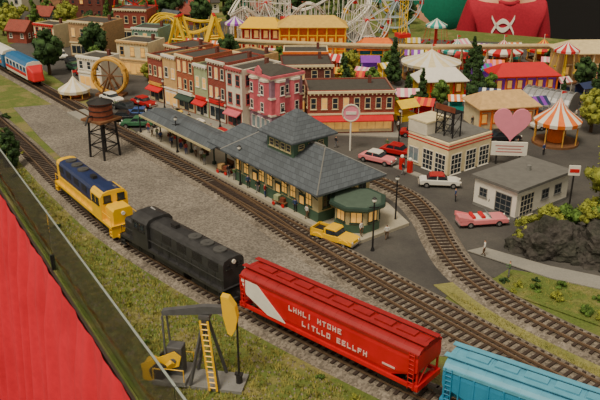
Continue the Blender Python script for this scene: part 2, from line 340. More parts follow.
def loco(path,s,cabdir,c_end,c_body,c_cab,c_deck,label,stripe=None):
    loc,rt=place(path,s,5.6); r=root('diesel_locomotive',label,'locomotive',loc,rt); g=cabdir
    def X(a,b): return (min(a*g,b*g),max(a*g,b*g))
    E=8.2
    x0,x1=X(-E,E); mk('frame_deck',M().b2(x0,x1,-1.5,1.5,1.15,1.45),c_deck,r)
    mk('fuel_tank',M().prism([(-1.3,.55),(-1.45,.8),(-1.45,1.15),(1.45,1.15),(1.45,.8),(1.3,.55)],-2.3,2.3,'x'),black,r)
    hs=[(-1.15,1.45),(-1.15,3.7),(-1.0,4.0),(-.5,4.15),(.5,4.15),(1.0,4.0),(1.15,3.7),(1.15,1.45)]
    a,b=X(-7.0,3.2); mk('long_hood',M().prism(hs,a,b,'x'),c_body,r)
    a,b=X(-7.8,-7.0); mk('hood_end',M().prism(hs,a,b,'x'),c_end,r)
    a,b=X(3.2,5.8); mk('cab',M().prism([(-1.5,1.45),(-1.5,3.9),(-1.2,4.3),(-.6,4.45),(.6,4.45),(1.2,4.3),(1.5,3.9),(1.5,1.45)],a,b,'x'),c_cab,r)
    mk('short_hood',M().prism([(-1.05*1,1.45),(-1.05,2.9),(-.85,3.15),(.85,3.15),(1.05,2.9),(1.05,1.45)],*X(5.8,7.8),'x'),c_cab,r)
    for sx in(-1,1): mk('pilot',M().b2(*sorted((sx*E,sx*(E-.15))),-1.5,1.5,.3,1.45).b2(*sorted((sx*(E+.25),sx*(E-.3))),-.9,.9,.25,.55),c_end,r)
    for y in(-.75,.75): 
        mk('cab_window',window_mesh(.8,.75,dark,glass,1,1),None,r,(5.82*g,y,3.65),g*pi/2)
        mk('hood_window',window_mesh(.45,.4,dark,glass,1,1),None,r,(-7.82*g,y*.8,3.4),-g*pi/2)
    for x in(4.0,5.0):
        mk('cab_window',window_mesh(.75,.75,dark,glass,1,1),None,r,(x*g,-1.5,3.4),0); mk('cab_window',window_mesh(.75,.75,dark,glass,1,1),None,r,(x*g,1.5,3.4),pi)
    mk('headlight',M().cyl((7.8*g,0,2.6),(7.92*g,0,2.6),.2,None,12),white,r); mk('headlight',M().cyl((-7.8*g,0,3.75),(-7.92*g,0,3.75),.2,None,12),white,r)
    for x in(-6,-4.2,-2.4): mk('radiator_fan',M().cyl((x*g,0,4.13),(x*g,0,4.32),.62,None,20).cyl((x*g,0,4.3),(x*g,0,4.36),.2,None,10),greyblk,r)
    mk('exhaust_stack',M().b2(*X(.2,1.0),-.25,.25,4.1,4.5),dark,r)
    mk('air_horn',M().cyl((4.5*g,.5,4.5),(5.2*g,.5,4.55),.05,.12,8),chrome,r)
    for i in range(4):
        gr=M()
        for j in range(5): gr.box((-6.4+i*2.3)*g,-1.17,2.9+j*.17,1.4,.05,.08)
        mk('side_grille',gr,dark,r)
    for i in range(8): mk('hood_door',M().box((-6.2+i*1.15)*g,-1.16,2.1,1.0,.04,1.1),stripe or c_body,r)
    for sy in(-1,1):
        h=M(); h.cyl((-7.9,sy*1.42,2.4),(7.9,sy*1.42,2.4),.035,None,6)
        for i in range(11): h.cyl((-7.9+i*1.58,sy*1.42,1.4),(-7.9+i*1.58,sy*1.42,2.4),.03,None,6)
        mk('handrail',h,c_end,r)
        for sx in(-1,1): mk('step',M().b2(sx*7.8-.35,sx*7.8+.35,sy*1.35-.15,sy*1.35+.15,.35,.42).b2(sx*7.8-.35,sx*7.8+.35,sy*1.38-.15,sy*1.38+.1,.75,.82).b2(sx*7.8-.38,sx*7.8-.33,sy*1.45-.05,sy*1.45+.05,.35,1.2).b2(sx*7.8+.33,sx*7.8+.38,sy*1.45-.05,sy*1.45+.05,.35,1.2),c_end,r)
        truck(r,sy*5.2,3,black,1.05)
    coupler(r,E)
    return r
rb=loco(pA,sR-18.9,-1,blk2,blk2,blk2,blk2,'weathered black diesel locomotive coupled ahead of the red hopper')
ry=loco(pA,sR-36.6,1,yel,blueM,yel,yel,'yellow and dark blue diesel locomotive leading the freight train',None)
for s in(-1,1): mk('yellow_band',M().b2(-7.0,3.2,*sorted((s*1.2,s*1.16)),1.45,2.3),yel,ry)
mk('blue_cab_roof',M().prism([(-1.25,4.25),(-.6,4.5),(.6,4.5),(1.25,4.25)],3.2,5.6,'x'),blueM,ry)
def streamliner(s,cols,label,nose):
    loc,rt=place(pC,s,5); r=root('passenger_rail_car',label,'rail car',loc,rt)
    sec=[(-1.4,.9),(-1.5,1.4),(-1.5,3.3),(-1.1,3.9),(0,4.1),(1.1,3.9),(1.5,3.3),(1.5,1.4),(1.4,.9)]
    mk('car_body',M().prism(sec,-6,5.2 if nose else 6,'x'),cols[0],r)
    mk('roof_panel',M().prism([(-1.52,3.3),(-1.12,3.94),(0,4.15),(1.12,3.94),(1.52,3.3)],-6.02,5.0 if nose else 6.02,'x'),cols[1],r)
    mk('side_band',M().b2(-5.9,5,-1.54,1.54,1.5,2.0),cols[2],r)
    if nose: mk('nose',M().add([(5.2,-1.45,.9),(5.2,1.45,.9),(5.2,1.45,3.4),(5.2,-1.45,3.4),(7.0,-1.0,.7),(7.0,1.0,.7),(6.6,.9,2.4),(6.6,-.9,2.4)],[(4,5,6,7),(0,1,5,4),(1,2,6,5),(2,3,7,6),(3,0,4,7)]),cols[2],r,bevel=.2)
    for x in(-4.6,-2.8,-1,.8,2.6,4.3): mk('window',window_mesh(1.1,.8,cols[1],glass,1,1),None,r,(x,-1.53,2.7),0)
    for x in(-4,4): truck(r,x)
sc=pC.near(-50.5,136.5)
streamliner(sc,(white,mat('train_blue',(50,110,160),.4),redP),'white and red streamlined train unit with blue roof',True)
streamliner(sc-13.6,(mat('train_blue2',(60,120,170),.4),white,orange),'blue and orange passenger car with white roof',False)

# ---------------- station
def station():
    r=root('train_station','large train station with slate hip roofs, green trim and central tower','train station',UW(-64.5,50.5,.4),A52,rad=10)
    mk('wall',M().b2(-8.3,7.8,-3.7,3.7,0,4.1),stcream,r)
    mk('wainscot',M().b2(-8.4,7.9,-3.8,3.8,0,1.15),stgreen,r)
    mk('frieze',M().b2(-8.38,7.88,-3.78,3.78,3.35,3.7),stgreen,r)
    for f,xs in(('f',[-7.2,-5.6,-2.4,-.8,2.0,3.6,6.4]),('r',[-2.6,0,2.6]),('l',[-2,2])): wins(r,f,xs,2.25,1.1,1.6,16.1,7.4,stgreen,litg if f=='f' else glass,2,2,cx=-.25)
    for x in(-4,.6,5): mk('door',M().b2(-.55,.55,-.08,.03,0,2.5).b2(-.35,.35,-.1,0,1.3,2.2,1),[dkgreen,litg],r,(x,-3.7,0))
    mk('main_roof',M().hip(-9.5,9.1,-5,5,3.9,6.9,-5.5,4.4,th=.2),slate,r)
    mk('eave_trim',M().b2(-9.3,8.9,-4.8,4.8,3.55,3.7),stgreen,r)
    mk('ridge_cap',M().b2(-5.5,4.4,-.12,.12,6.82,7.02).beam((4.4,0,6.9),(9.1,-5,3.92),.1).beam((4.4,0,6.9),(9.1,5,3.92),.1).beam((-5.5,0,6.9),(-9.5,-5,3.92),.1),grey,r)
    tx=-.6
    mk('tower_wall',M().b2(tx-2.5,tx+2.5,-2.5,2.5,3.7,7.4),stgreen,r)
    mk('tower_trim',M().b2(tx-2.56,tx+2.56,-2.56,2.56,7.0,7.4),stcream,r)
    wins(r,'f',[-1.6,-.55,.55,1.6],6.3,.85,.9,5,5,stcream,glass,1,2,'tower_window',cx=tx); wins(r,'r',[-1.4,0,1.4],6.5,.85,.6,5,5,stcream,glass,1,2,'tower_window',cx=tx)
    mk('tower_roof',M().hip(tx-3.3,tx+3.3,-3.3,3.3,7.5,10.2,tx-.15,tx+.15,th=.2),slate,r)
    mk('finial',M().cyl((tx,0,10.1),(tx,0,10.7),.1,.03,8),dark,r)
    mk('left_roof',M().hip(-13.2,-6.5,-4.6,3.6,3.85,6.0,-11.2,-7.8,th=.15),slate,r)
    mk('chimney',M().b2(-4.6,-3.8,.8,1.6,5.5,8.2).b2(-4.7,-3.7,.7,1.7,8.0,8.3),brickR,r)
    mk('canopy_roof',M().prism([(-5.5,3.35),(-5.5,3.5),(-2.9,4.1),(-.3,3.5),(-.3,3.35),(-2.9,3.9)],-30,-11,'x'),slate,r)
    for a,b in((-5.55,-5.45),(-.35,-.25)): mk('canopy_fascia',M().b2(-30.05,-11,a,b,3.25,3.52),stcream,r)
    pm=M().cyl((0,0,0),(0,0,3.7),.11,None,8).beam((0,0,2.7),(0,-1.5,3.5),.09).beam((0,0,2.7),(0,1.5,3.5),.09).box(0,0,.2,.4,.4,.4).mesh('canopy_post',dkgreen)
    for i in range(7): mk('canopy_post',pm,None,r,(-29+i*2.9,-2.9,0))
    br=M().beam((0,0,2.6),(0,-1,3.6),.09).mesh('bracket',dkgreen)
    for i in range(7): mk('bracket',br,None,r,(-7.9+i*2.6,-3.75,0))
    px,py=10.6,-.6
    def octo(rr,z0,z1,r2=None): return M().cyl((px,py,z0),(px,py,z1),rr,r2 or rr,8,0,pi/8)
    mk('pavilion_wall',octo(2.5,0,2.7),stcream,r); mk('pavilion_wainscot',octo(2.58,0,.9),stgreen,r); mk('pavilion_roof',octo(3.2,2.75,3.0,3.15),dkgreen,r)
    mk('pavilion_cornice',octo(3.0,2.5,2.75,3.2),stgreen,r); mk('pavilion_roof_deck',octo(2.7,3.0,3.1,2.6),mat('green_tar',(74,92,80),.8),r)
    for i in range(8):
        a=i*pi/4; d=2.5*math.cos(pi/8)+.02
        mk('pavilion_window',window_mesh(1.3,1.3,dkgreen,litg,2,1),None,r,(px+math.cos(a)*d,py+math.sin(a)*d,1.75),a+pi/2)
    mk('connecting_wall',M().b2(7.8,8.6,-1.5,1.5,0,2.9),stcream,r)
station()
def bench(u,w):
    r=root('bench','small wooden platform bench under the canopy','bench',UW(u,w,.4),A52,'platform benches')
    mk('seat',M().b2(-.8,.8,-.25,.2,.42,.48),wood,r); mk('backrest',M().b2(-.8,.8,.18,.24,.5,.95),wood,r)
    for x in(-.65,.65): mk('leg',M().b2(x-.05,x+.05,-.22,.22,0,.42),dark,r)
bench(-77,48.6);bench(-83,48.6);bench(-89,48.6)
def cart(u,w,m,lb):
    r=root('baggage_cart',lb,'baggage cart',UW(u,w,.4),A52+.2,'baggage carts')
    mk('cart_bed',M().b2(-1,1,-.5,.5,.45,.55),wood,r); mk('crate',M().b2(-.8,-.1,-.4,.3,.55,1.15),m,r); mk('crate',M().b2(.1,.7,-.35,.35,.55,1.0),rust,r)
    for x in(-.7,.7):
        for s in(-1,1): mk('wheel',M().cyl((x,s*.5,.22),(x,s*.58,.22),.22,None,10),redP,r)
cart(-75.5,46.9,tanM,'wooden baggage cart with tan and brown crates'); cart(-63,46.5,palegr,'wooden baggage cart with green and brown crates'); cart(-92,49,cream,'wooden baggage cart with cream and brown crates')

# ---------------- buildings
def shop(x,y,rot,w,d,h,wm,tm,label,awn=None,nw=3,floors=2,gm=glass,sign=None,side='',name='shop_building',z=.24):
    r=root(name,label,'building',(x,y,z),rot,rad=max(w,d)*.55)
    mk('wall',M().b2(-w/2,w/2,-d/2,d/2,0,h),wm,r)
    p=.22; mk('parapet',M().b2(-w/2,w/2,-d/2,-d/2+p,h,h+.45).b2(-w/2,w/2,d/2-p,d/2,h,h+.3).b2(-w/2,-w/2+p,-d/2+p,d/2-p,h,h+.3).b2(w/2-p,w/2,-d/2+p,d/2-p,h,h+.3),wm,r)
    mk('roof',M().b2(-w/2+p,w/2-p,-d/2+p,d/2-p,h,h+.1),roofD,r)
    c=M().b2(-w/2-.06,w/2+.06,-d/2-.28,-d/2,h+.05,h+.4)
    n=int(w/.6)
    for i in range(n): c.box(-w/2+(i+.5)*w/n,-d/2-.12,h-.05,.16,.24,.3)
    mk('cornice',c,tm,r); mk('belt_course',M().b2(-w/2,w/2,-d/2-.15,-d/2,2.75,3.0),tm,r)
    fh=(h-3.0)/(floors-1) if floors>1 else 0
    xs=[-w/2+(i+.5)*w/nw for i in range(nw)]
    for f in range(floors-1):
        zz=3.0+fh*(f+.5); ww=min(.95,w/nw*.55)
        for x in xs: wins(r,'f',[x],zz,ww,min(1.7,fh*.62),w,d,tm,litg if random.random()<.25 else gm)
        if 'r' in side: wins(r,'r',[-d/2+1.2+i*(d-2.4)/2 for i in range(3)],zz,ww,min(1.7,fh*.62),w,d,tm,gm)
        if 'l' in side: wins(r,'l',[-d/2+1.2+i*(d-2.4)/2 for i in range(3)],zz,ww,min(1.7,fh*.62),w,d,tm,gm)
    sf=M(); sf.b2(-w/2+.25,w/2-.25,-d/2-.06,-d/2+.02,.15,2.5)
    n=max(3,int(w/1.2)); 
    for i in range(n): 
        a=-w/2+.35+i*(w-.7)/n; sf.b2(a+.05,a+(w-.7)/n-.05,-d/2-.08,-d/2,.6 if i!=n//2 else .2,2.2,1)
    mk('storefront',sf,[tm,litg if random.random()<.4 else gm],r)
    if awn: mk('awning',M().prism([(-d/2,2.7),(-d/2-1.1,2.1),(-d/2-1.1,1.95),(-d/2,2.45)],-w/2+.2,w/2-.2,'x'),awn,r)
    if sign: mk('sign_board',M().b2(-w/2+.4,w/2-.4,-d/2-.32,-d/2-.1,2.75,3.25),sign,r)
    if random.random()<.7: mk('chimney',M().b2(w/4,w/4+.5,d/6,d/6+.5,h,h+1.2),brickD,r)
    return r
e=Vector((.707,-.707));n_=Vector((.707,.707)); S=Vector((-25.5,123.5)); acc=0
row=[(4.2,7.4,brickR,cream,'red brick two storey shop with cream cornice',redP,3),(3.6,8.0,tanM,white,'tan stucco narrow shop with white trim',None,2),(4.4,8.6,brickO,cream,'orange-red brick shop with cream window trim',dkgreen,3),
 (3.3,7.8,palegr,white,'pale green narrow shop front',redP,2),(4.2,9.0,brickR,offw,'tall red brick shop with off-white cornice',None,3),(3.6,8.6,offw,mat('trim_rose',(180,84,84)),'off-white shop building with rose trim',pinkM,2)]
for w,h,wm,tm,lb,aw,nw in row:
    c=S+e*(acc+w/2)+n_*4.2; shop(c.x,c.y,-pi/4,w,8,h,wm,tm,lb,aw,nw,3 if h>8 else 2,side='r',sign=random.choice([None,white,gold,redP])); acc+=w+.12
def victorian():
    x,y=UW(-86.6,63.2); r=root('victorian_building','pink and mauve victorian three storey corner building with bay windows','building',(x,y,.24),A52,rad=4)
    w,d,h=5.4,5.6,8.4
    mk('wall',M().b2(-w/2,w/2,-d/2,d/2,0,h),purpM,r)
    mk('pink_panel',M().b2(-w/2-.03,w/2+.03,-d/2-.03,d/2+.03,3.0,5.4),pinkM,r)
    for z in(2.9,5.4,8.2): mk('band_course',M().b2(-w/2-.15,w/2+.15,-d/2-.15,d/2+.15,z,z+.25),offw,r)
    mk('cornice',M().b2(-w/2-.3,w/2+.3,-d/2-.3,d/2+.3,8.45,8.8),pinkM,r); mk('roof',M().hip(-w/2,w/2,-d/2,d/2,8.85,9.6,-1.8,1.8),roofD,r)
    for bx,by,a in((-1.3,-d/2,0),(1.3,-d/2,0),(w/2,-1.3,pi/2),(w/2,1.3,pi/2)):
        b=mk('bay_window',M().prism([(-.85,0),(-.5,-.6),(.5,-.6),(.85,0)],3.1,7.9,'z'),pinkM,r,(bx,by,0),a)
        mk('bay_cap',M().prism([(-.95,0),(-.55,-.7),(.55,-.7),(.95,0)],7.9,8.2,'z'),offw,b)
        for z in(4.2,6.7): mk('window',window_mesh(.75,1.4,white,glass,1,2),None,b,(0,-.6,z))
    wins(r,'f',[-1.8,-.6,.6,1.8],1.4,1.0,1.9,w,d,white,blug,1,1,'shop_window'); wins(r,'r',[-1.8,-.6,.6,1.8],1.4,1.0,1.9,w,d,white,blug,1,1,'shop_window')
    wins(r,'f',[0],6.7,.6,1.3,w,d,white,glass);wins(r,'r',[0],6.7,.6,1.3,w,d,white,glass)
    mk('roof_crest',M().b2(-.8,.8,-d/2-.35,-d/2-.2,8.8,9.4).prism([(-.8,9.4),(.8,9.4),(0,10.0)],-d/2-.35,-d/2-.2,'y'),pinkM,r)
victorian()
shop(1.0,118.2,.06,8,8,7.6,brickD,cream,'dark brick building with tar roof behind the victorian house',None,4,3)
shop(7.2,109.3,.06,12.6,8.2,5.9,brickR,cream,'long red brick two storey store block with dark flat roof',redP,8,2,side='rl')
shop(-36,133,-.5,5.5,5,5.4,offw,white,'small white building with dark windows',None,3,2,z=.06)
shop(-30.5,144,-.4,7,6,6,cream,tanM,'cream stucco building with tan trim',None,3,2,z=.06)
shop(-43,160,-.4,9,7,7,brickT,cream,'tan brick block beside trees',None,4,2,z=.06)
shop(-52,190,-.2,11,9,9,brickD,brickR,'dark red brick mill building',None,5,3,z=.0)
shop(-76,205,-.2,9,9,8,offw,grey,'off-white house among dark trees',None,3,2,z=.0)
shop(-21,142,-.75,6,7,5.5,brickO,cream,'orange brick shop behind the main street',None,3,2,z=.06)
shop(-8,130,-.75,7,5,6.6,tanM,cream,'tan building behind the main street',None,4,2,z=.06)
shop(1,135,0,8,6,6.0,cream,orange,'cream building with orange trim',orange,4,2,z=.06)
shop(-31,158,-.3,6,6,6,mat('mint',(120,156,138)),white,'mint green house near the rides',None,3,2,z=.06)
shop(-38,176,-.2,8,6,7,brickR,cream,'red brick warehouse behind the rides',None,4,2,z=.06)
shop(-55,168,-.5,6,5,5,cream,redP,'small cream depot with red trim beside the far road',None,3,2,z=.0)

# gas station
def gas():
    x,y=UW(-61.4,72.8); r=root('gas_station','cream streamlined gas station with red trim and open service bays','gas station',(x,y,.06),A52,rad=6)
    w,d,h=7,8.4,4.4
    mk('wall',M().b2(-w/2,w/2,-d/2,d/2,0,h),cream,r,bevel=.15)
    mk('office_tower',M().b2(-w/2-.05,-.3,-d/2-.05,0,h-.1,h+1.6),offw,r,bevel=.15); mk('tower_cap',M().b2(-w/2-.1,-.2,-d/2-.1,.05,h+1.6,h+1.8),cream,r)
    for z in(h-.9,h-.5): mk('red_stripe',M().b2(-w/2-.04,w/2+.04,-d/2-.04,d/2+.04,z,z+.13),redP,r)
    mk('roof',M().b2(-w/2+.2,w/2-.2,-d/2+.2,d/2-.2,h,h+.08),roofG,r)
    wins(r,'f',[-2.3],1.5,1.8,1.9,w,d,white,blug,2,1); 
    for a in(.2,2.3): mk('garage_door',window_mesh(1.8,2.7,white,glass,3,4),None,r,(a,-d/2,1.4),0)
    for a in(-2.6,.2,2.8): mk('garage_door',window_mesh(2.0,2.7,white,glass,3,4),None,r,(w/2,a,1.4),pi/2)
    b=M()
    for q in(-.2,1.2,2.6):
        for yy in(-2.6,-1.2): b.beam((q,yy,h),(q,yy,h+3.3),.12)
        b.beam((q,-2.6,h+.2),(q,-1.2,h+1.6),.08); b.beam((q,-2.6,h+1.7),(q,-1.2,h+3.1),.08)
    for z in(h+.9,h+1.7,h+2.5,h+3.3): b.beam((-.2,-2.6,z),(2.6,-2.6,z),.1)
    b.beam((-.2,-2.6,h+.2),(1.2,-2.6,h+1.7),.08).beam((2.6,-2.6,h+.2),(1.2,-2.6,h+1.7),.08)
    b.b2(-.5,2.9,-2.7,-1.1,h+3.3,h+3.4)
    mk('billboard_frame',b,black,r); mk('billboard_panel',M().b2(-.4,2.8,-2.75,-2.66,h+3.4,h+4.1),rust,r)
    mk('pump_island',M().b2(-3,1.5,-d/2-3,-d/2-2,0,.15),walkM,r)
gas()
for i,(u,w) in enumerate([(-63,65.8),(-61.6,65.8)]):
    r=root('gas_pump','small red and white gas pump','gas pump',UW(u,w,.15+.06),A52,'gas pumps on the island')
    mk('pump_body',M().b2(-.3,.3,-.22,.22,0,1.5),redP,r); mk('pump_globe',M().sph((0,0,1.75),.25),white,r)
def garage():
    x,y=UW(-47.3,69.3); r=root('garage_building','small white garage with grey flat roof and paned garage doors','garage',(x,y,.06),A52,rad=5)
    w,d,h=5.8,9.6,3.4
    mk('wall',M().b2(-w/2,w/2,-d/2,d/2,0,h),white,r); mk('roof',M().b2(-w/2-.35,w/2+.35,-d/2-.35,d/2+.35,h,h+.3),roofG,r)
    mk('base_course',M().b2(-w/2-.04,w/2+.04,-d/2-.04,d/2+.04,0,.35),grey,r)
    mk('garage_door',window_mesh(2.2,2.6,grey,glass,3,4),None,r,(1.2,-d/2,1.35),0); wins(r,'f',[-1.6],1.9,1.1,1.1,w,d,grey,glass,2,2)
    mk('garage_door',window_mesh(2.4,2.7,offw,glass,4,4),None,r,(w/2,-2.9,1.4),pi/2); wins(r,'r',[.4,2.8],1.9,1.3,1.2,w,d,grey,glass,2,2)
    mk('roof_vent',M().cyl((0,1,h+.3),(0,1,h+.9),.25,None,10),grey,r)
garage()
r=root('heart_roadside_sign','large pink heart-shaped sign above a white caption panel','sign',(27.2,92.4,.06),-.1,rad=2.5)
hp=[]
for i in range(32):
    t=2*pi*i/32; hp.append((16*math.sin(t)**3/16*2.35,5.7+(13*math.cos(t)-5*math.cos(2*t)-2*math.cos(3*t)-math.cos(4*t))/16*2.5))
mk('sign_face',M().prism(hp,-.15,.15,'y'),pinkP,r,bevel=.1); mk('caption_panel',M().b2(-2.3,2.3,-.25,.1,1.3,3.1),white,r)
for z,a in((2.55,1.8),(2.15,1.5),(1.75,1.7)): mk('painted_line',M().b2(-a,a,-.27,-.24,z,z+.14),mat('sign_grey_red',(190,120,120)),r)
for x in(-1.5,1.5): mk('post',M().b2(x-.1,x+.1,0-.05,.1,0,1.4),dark,r)
r=root('round_street_sign','tall round pink and white sign on a pole','sign',(6.9,97.8,.06),0,rad=1)
mk('pole',M().cyl((0,0,0),(0,0,4.6),.12,None,8),white,r); mk('sign_disc',M().cyl((0,-.12,5.4),(0,.12,5.4),1.15,None,24),pinkP,r); mk('sign_ring',M().tube([(1.15*math.cos(t*pi/10),-.1,5.4+1.15*math.sin(t*pi/10)) for t in range(20)],.12,6,True),offw,r); mk('sign_bar',M().b2(-.7,.7,-.2,-.1,5.2,5.6),white,r)
r=root('pole_sign','red and white sign on a tall pole beside the garage','sign',(29.6,75.6,.06),-.1,rad=1)
mk('pole',M().cyl((0,0,0),(0,0,6),.1,None,8),dark,r); mk('sign_panel',M().b2(-.6,.6,-.1,.1,5,6.1),white,r); mk('sign_band',M().b2(-.5,.5,-.14,-.1,5.35,5.75),redP,r)

# water tower
r=root('water_tower','dark timber trestle water tower with rust brown tank','water tower',(-26.3,95.6,.0),-.6,rad=2)
for x in(-1.2,1.2):
    for y in(-1.2,1.2): mk('leg',M().beam((x*1.15,y*1.15,0),(x,y,5.2),.22),black,r)
b=M()
for z in(1.7,3.5):
    for s in(-1,1): b.beam((-1.25,s*1.25,z),(1.25,s*1.25,z),.13).beam((s*1.25,-1.25,z),(s*1.25,1.25,z),.13)
for z in(0,1.7,3.5):
    for s in(-1,1): b.beam((-1.25,s*1.25,z),(1.25,s*1.25,z+1.7),.08).beam((s*1.25,1.25,z),(s*1.25,-1.25,z+1.7),.08)
mk('cross_brace',b,black,r); mk('tank_deck',M().b2(-1.9,1.9,-1.9,1.9,5.2,5.45),wood,r)
mk('tank',M().cyl((0,0,5.45),(0,0,7.6),1.55,1.5,20),rust,r)
for z in(5.9,6.6,7.3): mk('tank_band',M().cyl((0,0,z),(0,0,z+.1),1.6,None,20),black,r)
mk('tank_roof',M().cyl((0,0,7.6),(0,0,8.2),1.75,.1,20),dark,r); mk('spout',M().tube([(0,-1.5,6),(0,-2.2,6),(0,-2.8,5)],.13),black,r)

# ---------------- vehicles
wh=M().cyl((0,-.12,0),(0,.12,0),.36,None,16).cyl((0,-.14,0),(0,.14,0),.19,None,12,1).mesh('wheel',[rubber,chrome])
def car(x,y,rot,m,label,kind='sedan',z=.06,top=None,group=None):
    r=root('pickup_truck' if kind=='pickup' else ('convertible_car' if kind=='conv' else 'car'),label,'car',(x,y,z),rot,group,rad=2)
    if kind=='pickup':
        mk('body',M().prism([(-2.5,.4),(-2.5,1.0),(.3,1.0),(.35,1.05),(2.1,1.0),(2.5,.85),(2.5,.4)],-.9,.9,'y'),m,r,bevel=.1)
        mk('cab_window',M().prism([(-.75,1.0),(-.6,1.6),(.45,1.6),(.8,1.02)],-.78,.78,'y'),glass,r); mk('cab_roof',M().prism([(-.8,1.5),(-.65,1.72),(.4,1.72),(.6,1.5)],-.82,.82,'y'),m,r,bevel=.08)
        mk('door_pillar',M().b2(-.85,-.62,-.83,.83,1.0,1.6),m,r); mk('bed_side',M().b2(-2.5,-.9,-.9,-.78,1.0,1.3).b2(-2.5,-.9,.78,.9,1.0,1.3).b2(-2.5,-2.38,-.9,.9,1.0,1.3),m,r); mk('bed_floor',M().b2(-2.38,-.9,-.78,.78,1.0,1.04),dark,r)
        for s in(-1,1):
            for x2 in(-1.6,1.6): mk('fender',M().prism([(x2-.7,.5),(x2-.5,.85),(x2,.98),(x2+.5,.85),(x2+.7,.5)],min(s*.85,s*1.02),max(s*.85,s*1.02),'y'),m,r,bevel=.05)
    elif kind=='conv':
        mk('body',M().prism([(-2.7,.35),(-2.7,1.15),(-2.5,1.18),(-1.5,.95),(2.3,.95),(2.7,.8),(2.7,.35)],-.95,.95,'y'),m,r,bevel=.1)
        for a,b in((-.97,-.82),(.82,.97)): mk('tail_fin',M().prism([(-2.8,.9),(-2.8,1.4),(-1.3,1.0),(-1.3,.9)],a,b,'y'),m,r)
        mk('interior',M().b2(-1.3,.8,-.75,.75,.9,.99),white,r)
        for a,b in((-.3,.1),(-1.3,-1.0)): mk('seat',M().b2(a,b,-.7,.7,.95,1.25),redP,r)
        mk('windshield',M().prism([(.75,.95),(.5,1.4),(.56,1.4),(.83,.95)],-.75,.75,'y'),blug,r)
    else:
        mk('body',M().prism([(-2.4,.35),(-2.45,.85),(-2.1,1.02),(2.0,.98),(2.4,.8),(2.4,.35)],-.9,.9,'y'),m,r,bevel=.1)
        mk('cabin_glass',M().prism([(-1.6,1.0),(-1.15,1.5),(.4,1.5),(.95,1.0)],-.74,.74,'y'),glass,r); mk('roof',M().prism([(-1.3,1.42),(-1.05,1.6),(.3,1.6),(.6,1.42)],-.77,.77,'y'),top or m,r,bevel=.06)
        mk('pillar',M().b2(-.4,-.28,-.77,.77,1.0,1.5),m,r)
    for a in(-1.6,1.6):
        for s in(-1,1): mk('wheel',wh,None,r,(a,s*.86,.36))
    E=2.75 if kind=='conv' else 2.5
    for a,b in((E-.03,E+.1),(-E-.1,-E+.03)): mk('bumper',M().b2(a,b,-.85,.85,.35,.52),chrome,r)
    for s in(-1,1): mk('headlight',M().cyl((E-.1,s*.62,.72),(E+.04,s*.62,.72),.14,None,10),white,r)
    return r
ycar=mat('taxi_yellow',(240,190,24),.35,var=.04); pinkc=mat('car_pink',(230,134,140),.35,var=.04); redc=mat('car_red',(172,28,36),.3,var=.04); whc=mat('car_white',(224,222,212),.3,var=.03); grc=mat('car_green',(60,110,80),.3); blc=mat('car_blue',(60,90,150),.3); bkc=mat('car_black',(36,38,44),.3)
car(3.6,69.6,-.62,ycar,'yellow vintage pickup truck parked beside the track','pickup')
car(19.7,73.8,.15,pinkc,'pink and white convertible car with tail fins','conv')
car(17.0,84.9,-.1,whc,'white car with red roof by the gas station',top=redc)
car(10.2,93.2,-.6,pinkc,'pink sedan parked by the street',top=whc); car(13.3,96.0,-.55,redc,'red sedan parked by the street')
for i,(u,w,m,lb) in enumerate([(-100,53.9,bkc,'black sedan parked on the street'),(-94,53.9,whc,'white sedan parked on the street'),(-87.5,54.2,redc,'red sedan parked on the street'),(-100.8,47.6,grc,'green sedan parked beyond the platform'),(-104.6,47.4,bkc,'dark sedan parked beyond the platform'),(-100.9,50.3,whc,'white sedan parked beyond the platform'),(-104.9,50.4,blc,'blue sedan parked beyond the platform'),(-110,50,bkc,'dark sedan parked by the crossing'),(-116,50.5,whc,'white sedan parked by the crossing'),(-80,55.0,blc,'blue sedan parked behind the station'),(-110.5,53.6,redc,'red sedan parked near the shops')]):
    x,y=UW(u,w); car(x,y,A52+(pi if i%2 else 0)+(.9 if 3<=i<=6 else .02*i),m,lb)
car(-46,150,-1,bkc,'black car on the far road'); car(-50,156,-1,whc,'white car on the far road'); car(17,104,-.2,redc,'red car in front of the brick stores'); car(22.5,103.5,.1,ycar,'yellow car near the brick stores')
car(-19.0,111.8,-.9,ycar,'yellow cab waiting near the shops'); car(-41,140,-.9,redc,'red car by the white building'); car(-44,145,-.9,grc,'green car on the far road')
car(29,102,.2,bkc,'black car near the snack bar'); car(37,108,.4,whc,'white car parked by the diner')

def lamp(x,y,h,z=.06):
    r=root('street_lamp','black street lamp post with round white globe','street lamp',(x,y,z),0,'street lamps')
    mk('post',M().cyl((0,0,0),(0,0,h-.3),.1,.07,8).cyl((0,0,0),(0,0,.4),.22,.12,8).b2(-.5,.5,-.04,.04,h-.9,h-.82),black,r); mk('lamp_globe',M().sph((0,0,h-.1),.22),white,r); mk('lamp_cap',M().cyl((0,0,h+.08),(0,0,h+.3),.25,.02,10),black,r)
lamp(7.3,67.5,5.6); lamp(10.4,74.4,5.2); lamp(*UW(-71,46.3),4.8,.4); lamp(*UW(-86,46.1),4.8,.4); lamp(*UW(-97,46.2),4.8,.4); lamp(-22,118,4.6,.24); lamp(-12,108,4.6,.24); lamp(-2.5,103.9,4.6,.24); lamp(14,101,4.8)

